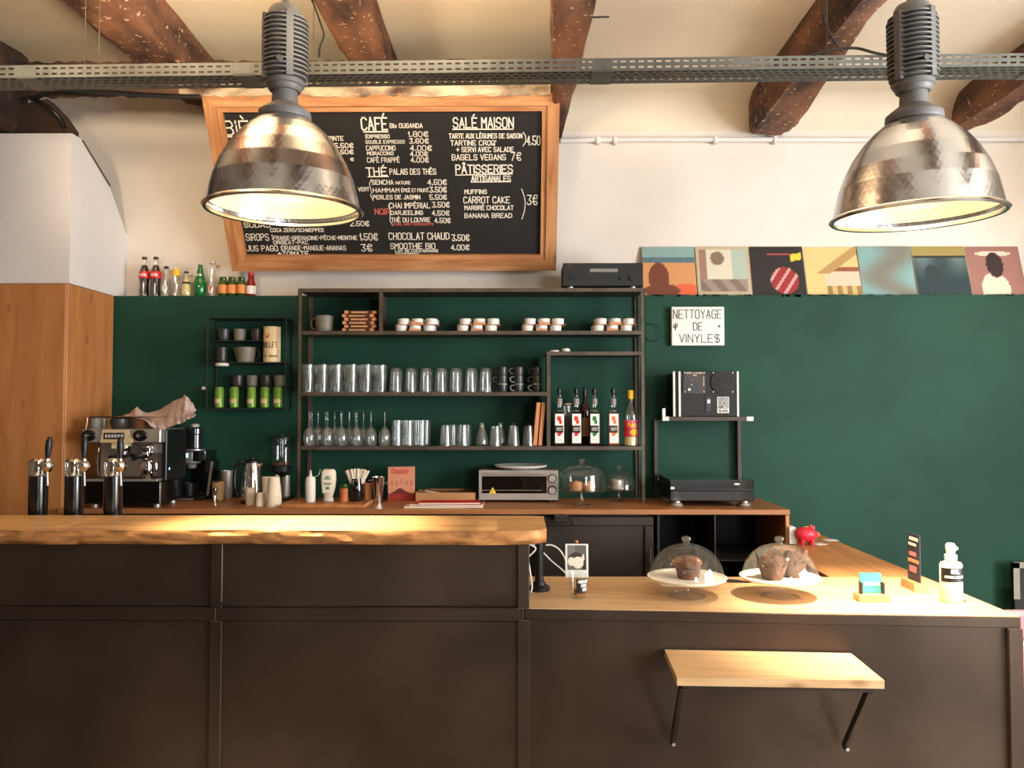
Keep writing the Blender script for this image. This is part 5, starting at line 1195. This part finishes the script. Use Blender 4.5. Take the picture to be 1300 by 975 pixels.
# bottles and jars on the cutting board
BZ = WZ + .019
def onb(px, D): return (X(px, D, 635), D, BZ)
t = thing('squeeze_bottle', 'translucent white squeeze bottle with nozzle on the light board', 'bottle', onb(394, 4.12))
m = MB(); m.lathe([(0, 0), (.024, 0), (.026, .004), (.026, .118), (.022, .124), (.020, .13), (0, .13)], 28); m.build('bottle_body', M['white'], t)
m = MB(); m.lathe([(0, .125), (.012, .128), (.009, .132), (.0035, .165), (0, .166)], 16); m.build('nozzle', M['white'], t)
m = MB(); m.tube([(.014, 0, .13), (.03, 0, .132), (.045, 0, .145), (.05, 0, .17)], .0015, 6, smooth=4); m.build('cap_tether', M['rim'], t)
t = thing('agave_bottle', 'white upside-down syrup bottle with green plant label and clear cap', 'bottle', onb(417, 4.14))
m = MB(); m.lathe([(0, 0), (.026, 0), (.026, .018), (.022, .02), (.026, .035), (.036, .07), (.041, .12), (.038, .155), (.03, .168), (0, .17)], 32, sy=.65); m.build('bottle_body', M['gel'], t)
m = MB(); m.lathe([(.0262, .0), (.0275, .002), (.0275, .014), (.0262, .016)], 28, sy=.65); m.build('cap', M['rim'], t)
def fn(u, v):
    if .62 < v < .8 and abs(u - .5) < .32 * (1 - abs(v - .66) * 4) and int(u * 22) % 3 != 0: return (60, 110, 60)
    if blob(u, v, .5, .22, .2, .07): return (70, 120, 60)
    if .42 < v < .47 and .12 < u < .88: return (70, 60, 44)
    if .33 < v < .40 and .25 < u < .75 and int(u * 20) % 2: return (90, 80, 60)
    return (226, 218, 196)
art('label', .056, .115, fn, lambda x, y: (x - .028, -.0275 - .0 + .35 * (x - .028) ** 2 * 12 - .0015 + abs(y - .075) * .09, .045 + y), t, 26, 40)
t = thing('spice_jar', 'small orange-brown jar with dark lid on the light board', 'jar', onb(436.5, 4.13))
m = MB(); m.lathe([(0, 0), (.020, 0), (.021, .003), (.021, .07), (0, .07)], 24); m.build('jar_body', M['pepper'], t)
m = MB(); m.lathe([(0, .07), (.018, .07), (.02, .075), (.019, .09), (0, .092)], 24); m.build('lid', M['olive'], t)
t = thing('clip_top_jar', 'dark glass clip-top jar holding sugar sticks', 'jar', onb(453, 4.16))
m = MB(); m.lathe([(0, 0), (.030, 0), (.034, .006), (.034, .075), (.028, .10), (.027, .118), (.025, .118), (.026, .10), (.031, .075), (.031, .008), (0, .008)], 28); m.build('jar_body', M['ovenglass'], t)
m = MB(); m.tube([(-.012, -.036, .085), (-.012, -.038, .108), (.012, -.038, .108), (.012, -.036, .085), (0, -.038, .070)], .002, 6); m.build('wire_clip', M['chrome'], t)
jx, jy, jz = onb(453, 4.16)
g = MB(); g.box(-.0055, .0055, -.0015, .0015, 0, .105, b=.0005); g = g.build('sugar_stick', M['cream']); tag(g, '', 'sugar stick', 'sugar sticks in the clip-top jar')
for k in range(11):
    a = -.5 + k * .1; o = g if k == 0 else g.copy()
    if k: C.objects.link(o)
    o.location = (jx + a * .028, jy + .012 * ((k % 3) - 1), jz + .065); o.rotation_euler = (.05 * ((k % 3) - 1), a * .95, R.uniform(-.3, .3))
    o['label'] = f'{ORD[k] if k else "leftmost"} paper sugar stick of the fan in the clip-top jar'
t = thing('straw_cup', 'peach-coloured cup with a white straw beside the sugar jar', 'cup', at(467, 637))
m = MB(); m.lathe([(0, 0), (.018, 0), (.024, .10), (.022, .10), (.0165, .004), (0, .004)], 24); m.build('cup_body', M['orange'], t)
m = MB(); m.cyl((.006, 0, .008), (-.026, 0, .145), .0032, 8); m.build('straw', M['white'], t)
t = thing('cocktail_shaker', 'polished steel shaker cup with clamp left of the sugar box', 'shaker', at(480, 638))
m = MB(); m.lathe([(0, 0), (.022, 0), (.024, .03), (.026, .05), (.033, .13), (.035, .137), (.031, .137), (.024, .05), (.02, .004), (0, .004)], 28); m.build('shaker_body', M['chrome'], t)
m = MB(); m.tube([(.03, -.005, .11), (.045, -.01, .10), (.052, -.01, .115)], .002, 6, smooth=3); m.tube([(-.032, -.005, .12), (-.05, -.008, .118)], .002, 6); m.build('strainer_tabs', M['steel'], t)
# sugar box
p = at(509.5, 636); t = thing('sugar_box', 'peach and dark red sugar box standing against the wall', 'box', p, .12)
m = MB(); m.box(-.073, .073, 0, .05, 0, .186, b=.001); m.build('carton', M['kraft'], t)
def fn(u, v):
    if v < .2 + .02 * math.sin(u * 20): return (150, 44, 30)
    if v < .2 + .17 * math.exp(-((u - .45) / .25) ** 2): return (96, 32, 22)
    for k in range(5):
        cu = .14 + k * .18
        if ((u - cu) / .07) ** 2 + ((v - .52 - .05 * (k == 2)) / .09) ** 2 < 1 and int(u * 60) % 3: return (150, 84, 64)
    return (196, 130, 100)
art('cover_print', .144, .184, fn, lambda x, y: (x - .072, -.0012, .001 + y), t, 40, 50)
m = MB(); letter(m, 'Daddy', -.052, .04, .150, .174, lambda x, y: (x, -.002, y), .0045, .1); m.build('lettering', M['redlabel'], t, smooth=False)
# kraft cake box and magazines
p = at(565.5, 637.5); t = thing('cake_box', 'flat brown cardboard box with open flaps left of the toaster oven', 'box', p)
m = MB(); m.box(-.163, .163, 0, .18, 0, .002); m.box(-.163, .163, 0, .002, 0, .05); m.box(-.163, .163, .178, .18, 0, .05); m.box(-.163, -.161, 0, .18, 0, .05); m.box(.161, .163, 0, .18, 0, .05); m.build('box_body', M['kraft'], t)
m = MB(); m.prism([(-.13, .178), (.12, .178), (.09, .10), (-.09, .10)], .054, .056, axis='z'); m.build('flap', M['kraft'], t)
m = MB(); m.T = Matrix.Translation((-.12, .06, .052)) @ Matrix.Rotation(.2, 4, 'Y'); m.box(0, .08, 0, .06, 0, .002); m.build('flap', M['cream'], t)
m = MB(); m.T = Matrix.Translation((.08, .06, .05)) @ Matrix.Rotation(-.25, 4, 'Y'); m.box(0, .09, 0, .1, 0, .002); m.build('flap', M['blackm'], t)
for k, (dx, w_, mt, rz, l) in enumerate(((0, .40, 'cream', .03, 'lowest magazine of the small pile in front of the cake box'), (.01, .37, 'pepper', -.05, 'brown-covered magazine in the middle of the small pile'), (.03, .31, 'redlabel', .04, 'red-covered magazine on top of the small pile'))):
    t = thing('magazine', l, 'magazine', (X(563, 4.0, 645) + dx, 4.005, WZ + .001 + k * .0095), rz, 'magazines piled on the worktop')
    m = MB(); m.box(-w_ / 2, w_ / 2, .003, .11, .001, .0075); m.build('pages', M['papers' if k == 1 else 'cream'], t)
    m = MB(); m.box(-w_ / 2 - .001, w_ / 2 + .001, .001, .112, .0076, .0086); m.box(-w_ / 2 - .001, w_ / 2 + .001, .001, .112, 0, .001); m.build('cover', M[mt], t)
# toaster oven
ox, oy = X(658, 4.25, 620), 4.262; s_ = .00424
t = thing('toaster_oven', 'pale steel toaster oven with glass door and two knobs', 'oven', (ox, oy, WZ + .001))
def Q(zx, zy): return ((590 + zx / 5.2 - 658) * s_, (637.5 - (560 + zy / 5.2)) * s_)
def qb(mb, a, b, y0, y1, bb=0): p, q = Q(*a), Q(*b); mb.box(min(p[0], q[0]), max(p[0], q[0]), y0, y1, min(p[1], q[1]), max(p[1], q[1]), b=bb)
m = MB(); qb(m, (92, 388), (618, 192), .006, .215, .004); m.build('casing', M['greyp'], t)
m = MB(); qb(m, (92, 388), (618, 345), .0, .008, .001); qb(m, (92, 345), (112, 192), 0, .008, .001); qb(m, (112, 232), (540, 192), .0, .008, .001); m.build('front_frame', M['ovensteel'], t)
m = MB(); qb(m, (540, 345), (618, 192), -.002, .008, .001); m.build('control_panel', M['ovensteel'], t)
d_ = MB(); qb(d_, (112, 345), (538, 232), .0, .006, .001); d_ = d_.build('door', M['ovenglass'], t)
m = MB(); a = Q(140, 214); b = Q(520, 214); m.cyl((a[0], -.02, a[1]), (b[0], -.02, b[1]), .005, 10); m.cyl((a[0] + .01, -.02, a[1]), (a[0] + .01, .0, a[1]), .004, 8); m.cyl((b[0] - .01, -.02, a[1]), (b[0] - .01, .0, a[1]), .004, 8); m.build('door_handle', M['steel'], d_)
for zy in (247, 323):
    c = Q(578, zy); kb = MB(); kb.cyl((c[0], 0, c[1]), (c[0], -.004, c[1]), .0245, 28); kb = kb.build('knob_ring', M['black'], t)
    m = MB(); m.cyl((c[0], -.003, c[1]), (c[0], -.02, c[1]), .019, 24); m.build('knob', M['steel'], kb)
m = MB(); a, b, c = Q(160, 346), Q(210, 346), Q(184, 302); m.add([(a[0], -.0015, a[1]), (b[0], -.0015, b[1]), (c[0], -.0015, c[1])], [(0, 1, 2)]); m.build('warning_sticker', M['yellow'], d_, smooth=False)
m = MB(); a = Q(184, 334); letter(m, '!', a[0] - .002, a[0] + .002, a[1] - .001, a[1] + .014, lambda x, y: (x, -.0022, y), .002, 0); m.build('warning_mark', M['black'], d_, smooth=False)
m = MB(); a = Q(110, 324); b = Q(510, 324); m.cyl((a[0], .0, a[1]), (b[0], -.001, b[1]), .0012, 6); m.build('rack_wire', M['steel'], t)
for x in (-.19, .17):
    for y in (.02, .19): m = MB(); m.cyl((x, y, 0), (x, y, .008), .012, 12); m.build('foot', M['black'], t)
m = MB(); m.lathe([(0, 0), (.09, 0), (.14, .012), (.146, .018), (.144, .022), (.13, .020), (.09, .006), (0, .005)], 40); solo(m, 'serving_plate', M['white'], 'wide white plate lying on top of the toaster oven', 'plate', (X(661, 4.35, 595), 4.355, WZ + .001 + Q(0, 192)[1] + .001))

def cake_stand(loc, rp, label, foot=.068, hs=.062, dr=None, dh=.12, knob=.0, clear=False, straight=False):
    t = thing('cake_stand', label, 'cake stand', loc)
    m = MB(); m.lathe([(0, 0), (foot, 0), (foot, .003), (foot * .6, .009), (.018, .016), (.010, .022), (.0085, hs * .6), (.014, hs - .008), (.02, hs - .004), (0, hs - .004)], 40); m.build('stem_foot', M['plateglass'], t)
    m = MB(); m.lathe([(0, hs - .004), (rp * .9, hs - .003), (rp, hs + .004), (rp + .003, hs + .009), (rp, hs + .010), (rp * .93, hs + .003), (0, hs + .001)], 96, wob=lambda a, z: 1 + (.012 * math.cos(a * 36) if z > hs + .002 else 0)); m.build('plate', M['doily'] if not clear else M['plateglass'], t)
    dr = dr or rp * .95; z0 = hs + .005
    if straight: pr = [(dr, z0), (dr, z0 + dh * .55)] + [(dr * math.cos(a) ** .9 if a < 1.5 else 0, z0 + dh * .55 + dh * .45 * math.sin(a)) for a in [k * PI / 2 / 14 for k in range(1, 15)]]
    else: pr = [(dr * math.cos(a) ** .92 if a < 1.55 else 0, z0 + dh * math.sin(a)) for a in [k * PI / 2 / 24 for k in range(25)]]
    dm = MB(); dm.lathe([(dr + .002, z0), (dr + .003, z0 + .003)] + pr, 64); dm = dm.build('glass_dome', M['dome'], t)
    zt = z0 + dh - .002
    m = MB(); m.lathe([(0, zt), (.012, zt), (.010, zt + .005), (.016, zt + .012), (.0185, zt + .019), (.016, zt + .026), (.008, zt + .029), (0, zt + .029)], 24); m.build('dome_knob', M['plateglass'], dm)
    return t
p = at(739, 641.5); cake_stand(p, .122, 'clear cake stand with tall glass dome right of the toaster oven', .045, .075, .118, .135, clear=True, straight=True)
bx, by, bz = p
for k, (dx, dy, r) in enumerate(((-.03, 0, .036), (.035, -.01, .032))):
    m = MB(); m.lathe([(0, 0), (r * .8, 0), (r, .012), (r * 1.05, .03), (r * .8, .045), (0, .05)], 20, wob=lambda a, z: 1 + .04 * math.sin(a * 5 + z * 90)); solo(m, 'bun', M['kraft'], f'{("left", "right")[k]} small brown cake under the tall glass dome on the worktop', 'cake', (bx + dx, by + dy, bz + .0775))
p = at(786, 637); cake_stand(p, .100, 'smaller clear cake stand beside the shelf post', .04, .065, .094, .10, clear=True)
m = MB(); m.lathe([(0, 0), (.034, 0), (.036, .004), (.036, .05), (.034, .052), (0, .052)], 24); solo(m, 'small_pot', M['steel'], 'small steel pot under the smaller glass dome on the worktop', 'pot', (p[0] - .01, p[1], p[2] + .0675))

# ================================================================== BEER TAPS
g0 = None
for i, (px, tx) in enumerate(((49, 71.5), (94.5, 117.5), (144, 162.5))):
    D = 3.095; x = X(px, D, 600); t = thing('beer_tap', f'{("left", "middle", "right")[i]} of three beer taps with black column and chrome head', 'beer tap', (x, D, LZ + .001))
    zt = Z(585, D) - LZ; zc = Z(605, D) - LZ; dx = (tx - px) * .00305
    m = MB(); m.lathe([(0, 0), (.045, 0), (.045, .008), (.0345, .012), (.0345, zc), (0, zc)], 36); m.build('column', M['blackgloss'], t)
    m = MB(); m.lathe([(0, zc), (.0345, zc), (.0365, zc + .003), (.0345, zc + .007), (.0345, zt - .006), (.0365, zt - .004), (.034, zt), (.03, zt + .003), (.026, zt + .007), (0, zt + .007)], 40); m.build('column_head', M['chrome'], t)
    b_ = MB(); zc2 = zt - .018; b_.cyl((.02, -.02, zc2), (dx, -.055, zc2), .012, 16); b_.lathe([(0, -.024), (.012, -.022), (.022, -.008), (.0235, .004), (.020, .014), (.010, .02), (.010, .028), (0, .03)], 28, (dx, -.058, zc2)); b_ = b_.build('tap_body', M['chrome'], t)
    m = MB(); m.cyl((dx + .004, -.064, zc2 - .018), (dx + .010, -.07, zc2 - .075), .0042, 12); m.build('spout', M['steel'], b_)
    m = MB(); m.lathe([(0, 0), (.006, 0), (.0085, .012), (.0125, .045), (.0115, .07), (.006, .086), (0, .088)], 20, (dx - .002, -.056, zc2 + .026), rot=Matrix.Rotation((.10, .02, -.01)[i], 3, 'Y')); m.build('tap_handle', M['black'], b_)

# ================================================================== LOW COUNTER ITEMS
p1 = lo(872, 757); cake_stand(p1, .138, 'left low glass cake stand holding one marbled muffin')
p2 = lo(990.5, 757); cake_stand(p2, .138, 'right low glass cake stand holding two chocolate muffins')
def muffin(loc, r, h, mt, label, papr=None, seed=0):
    t = thing('muffin', label, 'muffin', loc); rr = random.Random(seed); ph = [rr.uniform(0, 6) for _ in range(4)]
    m = MB(); m.lathe([(0, 0), (r * .68, 0), (r * .72, .004), (r * .88, h * .55)], 40, wob=lambda a, z: 1 + .03 * math.sin(a * 18)); m.build('muffin_base', M[papr or mt], t)
    m = MB(); m.lathe([(0, h * .5), (r * .86, h * .5), (r * 1.02, h * .62), (r * 1.0, h * .74), (r * .8, h * .88), (r * .45, h * .97), (0, h)], 44, wob=lambda a, z: 1 + .07 * math.sin(a * 3 + ph[0]) + .05 * math.sin(a * 7 + ph[1] + z * 60)); m.build('muffin_top', M[mt], t)
    if papr == 'chocpaper':
        m = MB(); n = 48; vs = []
        for k in range(n):
            a = 2 * PI * k / n; e = 1 + .10 * math.sin(a * 4 + ph[2]); hh_ = h * (.92 + .22 * math.sin(a * 4 + ph[2]) + .05 * math.sin(a * 11))
            vs += [(r * .70 * math.cos(a), r * .70 * math.sin(a), .0), (r * .98 * e * math.cos(a), r * .98 * e * math.sin(a), h * .6), (r * 1.1 * e * math.cos(a), r * 1.1 * e * math.sin(a), hh_)]
        fs = []
        for k in range(n):
            for q in (0, 1): a = k * 3 + q; b = ((k + 1) % n) * 3 + q; fs.append((a, b, b + 1, a + 1))
        m.add(vs, fs); m.build('tulip_paper', M['chocpaper'], t)
    return t
def onp(p, dx, dy): return (p[0] + dx, p[1] + dy, p[2] + .062 + .002)
muffin(onp(p1, .005, .0), .052, .080, 'swirl', 'marbled chocolate muffin under the left low dome', seed=2)
muffin(onp(p2, -.032, -.015), .048, .085, 'choc', 'left chocolate muffin in brown paper under the right low dome', 'chocpaper', 3)
muffin(onp(p2, .058, .02), .042, .092, 'choc', 'right chocolate muffin in brown paper under the right low dome', 'chocpaper', 5)
# tip glass with instant photo
p = lo(733.5, 759); t = thing('tip_glass', 'small clear glass with coins and a handwritten black label', 'glass', p)
m = MB(); m.lathe([(0, 0), (.026, 0), (.028, .004), (.034, .088), (.0325, .088), (.026, .010), (0, .010)], 32); m.build('glass_body', M['glass'], t)
f = lambda x, y: ((.0295 + y * .07) * math.sin(x / .031), -(.0295 + y * .07) * math.cos(x / .031), y)
m = MB(); x0, x1 = -.006, .044
for k in range(12): a = x0 + (x1 - x0) * k / 12; b = x0 + (x1 - x0) * (k + 1) / 12; m.add([f(a, .022), f(b, .022), f(b, .072), f(a, .072)], [(0, 1, 2, 3)])
m.build('label', M['black'], t, smooth=False)
f2 = lambda x, y: ((.0302 + y * .07) * math.sin(x / .031), -(.0302 + y * .07) * math.cos(x / .031), y)
m = MB(); letter(m, 'POUR NOUS', 0, .038, .058, .067, f2, .0018, .2); letter(m, 'POUR', .010, .03, .044, .053, f2, .0018, .2); letter(m, 'MERCi', .016, .036, .029, .039, f2, .0018, .2); m.build('lettering', M['chalk'], t, smooth=False)
g = MB(); g.lathe([(0, 0), (.0105, 0), (.011, .001), (.0105, .002), (0, .002)], 16); g = g.build('coin', M['pepper']); tag(g, 'copper coin lying in the tip glass', 'coin', 'coins in the tip glass')
for k in range(9):
    o = g if k == 0 else g.copy()
    if k: C.objects.link(o)
    a = k * 2.1; o.location = (p[0] + .009 * math.cos(a), p[1] + .009 * math.sin(a), p[2] + .0115 + k * .0023)
t = thing('instant_photo', 'instant photo print clipped upright behind the tip glass', 'photo', (p[0] - .0, p[1] + .040, p[2])); t.rotation_euler = (-.05, 0, .0); 
m = MB(); m.box(-.041, .042, 0, .0012, .062, .182); m.build('photo_card', M['white'], t)
def fn(u, v):
    if blob(u, v, .56, .3, .3, .24) or blob(u, v, .2, .34, .18, .18) or blob(u, v, .84, .5, .07, .14): return (214, 202, 180)
    if blob(u, v, .45, .5, .36, .22): return (58, 46, 38)
    if v > .62: return (86, 84, 78) if u > .4 else (110, 108, 98)
    return (46, 40, 36) if u > .8 else (100, 92, 80)
art('photo_print', .068, .088, fn, lambda x, y: (x - .0335, -.0008, .089 + y), t, 36, 44)
m = MB(); m.cyl((0, .004, .0), (0, .004, .182), .0015, 6); m.lathe([(0, -.006), (.006, -.003), (.006, .003), (0, .006)], 12, (0, 0, .190)); m.build('clip_wire', M['pepper'], t)
m = MB(); m.lathe([(0, 0), (.014, 0), (.014, .004), (0, .005)], 16, (0, .004, 0)); m.build('clip_foot', M['pepper'], t)
# server, cards on the counter
q0, q1 = lo(918, 738), lo(1000, 743)
t = thing('cake_server', 'dark-handled cake server lying between the two low cake stands', 'cake server', (q0[0], q0[1], LZ + .001), math.atan2(q1[1] - q0[1], q1[0] - q0[0])); L = math.hypot(q1[0] - q0[0], q1[1] - q0[1])
m = MB(); m.prism([(0, .03), (.05, .032), (.10, .006), (.10, -.006), (.02, -.02)], .001, .003, axis='z'); m.build('blade', M['iron'], t)
m = MB(); m.tube([(.09, 0, .003), (.12, 0, .008), (L - .01, 0, .008), (L, 0, .008)], [.003, .005, .008, .006], 10); m.build('server_handle', M['choc'], t)
def sheet(px, py, w_, d_, mt, label, rz=0, nm='paper_card', fnz=LZ):
    q = lo(px, py, fnz); m = MB(); m.box(-w_ / 2, w_ / 2, -d_ / 2, d_ / 2, 0, .0012); return solo(m, nm, M[mt], label, 'card', q, rz)
sheet(862, 741, .15, .10, 'papers', 'white paper card under the left low cake stand edge', .05)
sheet(962, 736, .11, .07, 'pepper', 'orange paper card behind the right low cake stand', -.1)
# teal card holder
p = lo(1108, 763); t = thing('card_holder', 'wooden holder block with small teal cards', 'card holder', (p[0], p[1], p[2]), -.03)
m = MB(); m.box(-.055, .053, -.02, .035, 0, .024, b=.002); m.build('wood_block', M['barwood'], t)
for x in (-.040, .036): m = MB(); m.box(x - .004, x + .004, -.008, .012, .024, .064, b=.001); m.build('side_clip', M['iron'], t)
for k in range(3):
    m = MB(); m.T = Matrix.Translation((0, .006 + k * .003, .026)) @ Matrix.Rotation(-.18, 4, 'X'); m.box(-.037, .037, 0, .0008, 0, .068); m.build('teal_card', M['teal'], t, smooth=False)
m = MB(); m.T = Matrix.Translation((0, .0045, .026)) @ Matrix.Rotation(-.18, 4, 'X'); letter(m, 'COURONNE', -.024, .03, .026, .036, lambda x, y: (x, 0, y), .0022, .1); m.build('lettering', M['white'], t, smooth=False)
# tall card in a wooden stand
p = lo(1161, 748); t = thing('flyer_stand', 'tall dark flyer standing nearly edge-on in a small wooden base', 'flyer', p, math.radians(-90))
m = MB(); m.prism([(-.055, 0), (.055, 0), (.048, .03), (-.048, .03)], -.026, .026); m.build('wood_base', M['frame'], t)
m = MB(); m.box(-.046, .046, -.002, .002, .028, .205, b=.0005); m.build('flyer_card', M['navy'], t)
for a, b, c, d, mt in ((-.03, .035, .180, .192, 'white'), (-.035, .02, .160, .170, 'white'), (-.03, .02, .122, .136, 'pink'), (-.04, .04, .098, .110, 'orange'), (-.03, .02, .062, .084, 'pink')):
    m = MB(); m.box(a, b, -.0032, -.002, c, d); m.build('printed_block', M[mt], t)
# hand gel
p = lo(1208, 764); t = thing('gel_dispenser', 'pale hand gel pump bottle with black label at the counter end', 'bottle', p); r = .0385
m = MB(); m.lathe([(0, 0), (r - .003, 0), (r, .005), (r, .128), (r - .004, .136), (.02, .141), (.018, .146), (0, .146)], 40, sy=.7); m.build('bottle_body', M['gel'], t)
m = MB(); m.lathe([(0, .146), (.020, .146), (.020, .162), (.016, .165), (0, .165)], 28); m.build('collar', M['white'], t)
m = MB(); m.lathe([(0, .165), (.013, .165), (.016, .18), (.0165, .195), (.012, .202), (0, .203)], 24); m.tube([(0, 0, .192), (.0, -.02, .195), (.0, -.04, .190)], .006, 8, smooth=3); m.build('pump_head', M['white'], t)
ell = lambda rr: (lambda x, y: (rr * math.sin(x / rr), -rr * .7 * math.cos(x / rr), y))
f = ell(r + .0008); m = MB()
for k in range(16): a = -.052 + k * .0065; m.add([f(a, .072), f(a + .0065, .072), f(a + .0065, .120), f(a, .120)], [(0, 1, 2, 3)])
m.build('label', M['black'], t, smooth=False)
f = ell(r + .0016); m = MB(); letter(m, 'GEL', -.013, .016, .102, .115, f, .0032, .05); letter(m, 'HYDROALCOOLIQUE', -.036, .038, .086, .093, f, .0016, .05); m.build('lettering', M['white'], t, smooth=False)
# piggy bank and papers on the wing
q = lo(1021, 692); t = thing('piggy_bank', 'red piggy bank on the side counter by the cabinet end', 'piggy bank', (q[0] + .01, q[1], q[2]))
m = MB(); m.lathe([(0, -.052), (.018, -.050), (.032, -.035), (.037, -.01), (.036, .015), (.028, .038), (.018, .046), (.014, .056), (0, .056)], 32, (0, 0, .052), rot=Matrix.Rotation(PI / 2, 3, 'Y')); m.build('pig_body', M['red'], t)
for a, b in ((-.025, -.018), (-.025, .018), (.022, -.018), (.022, .018)): m = MB(); m.cyl((a, b, 0), (a, b, .03), .008, 12, r1=.011); m.build('leg', M['red'], t)
for b in (-.015, .015): m = MB(); m.lathe([(0, 0), (.009, .0), (.006, .012), (0, .016)], 10, (.03, b, .082), sy=.5); m.build('ear', M['red'], t)
m = MB(); m.cyl((.054, 0, .052), (.062, 0, .052), .012, 18); m.build('snout', M['orange'], t)
m = MB(); m.box(-.012, .012, -.0015, .0015, .088, .0905); m.build('coin_slot', M['yellow'], t)
q = lo(1004, 690); m = MB(); m.box(-.012, .022, -.03, .03, 0, .085, b=.002); solo(m, 'paper_box', M['papers'], 'small upright white box between the cabinet end and piggy bank', 'box', (q[0] - .005, q[1] - .0, q[2]))
sheet(1040, 691, .07, .05, 'papers', 'left of two small white cards on the side counter behind the piggy bank', .4)
sheet(1054, 686, .07, .045, 'papers', 'right of two small white cards on the side counter near the wall', .3)

# ================================================================== RIGHT EDGE: chair and leaning panel
t = thing('chair', 'pink upholstered chair at the right frame edge beside the counter', 'chair', (1.97, 2.86, 0), 0)
hw = .235
for z0, z1, nm in ((.47, .575, 'back_cushion'), (.60, .70, 'back_cushion')): m = MB(); m.box(-hw, hw, -.02, .03, z0, z1, b=.012); m.build(nm, M['pink'], t)
m = MB(); m.box(-hw, hw, -.012, .012, .576, .599, b=.002); m.build('back_band', M['steel'], t)
m = MB(); m.box(-hw, hw, .03, .46, .29, .40, b=.02); m.build('seat', M['kraft'], t)
for s in (-1, 1):
    m = MB(); m.tube([(s * (hw - .012), .0, .69), (s * (hw - .012), .0, .50), (s * (hw - .015), .06, .36), (s * (hw - .01), .02, .0)], .012, 10, smooth=4); m.build('leg', M['black'], t)
    m = MB(); m.tube([(s * (hw - .02), .42, .30), (s * (hw - .01), .45, .0)], .012, 10); m.build('leg', M['black'], t)
t = thing('folded_table', 'black folded table top with steel corner leaning on the green wall', 'table', (X(1287, 4.40, 715), 4.40, 0)); zt = Z(713, 4.40)
m = MB(); m.box(.0, .7, .0, .035, .30, zt, b=.003); m.build('table_top', M['blackm'], t)
m = MB(); m.box(-.004, .7, -.003, .0, zt - .03, zt + .002); m.box(-.004, .03, -.003, .0, zt - .20, zt); m.build('steel_corner', M['greyp'], t)
for x in (.05, .65): m = MB(); m.box(x - .015, x + .015, .005, .03, 0, .30, b=.002); m.build('leg', M['iron'], t)
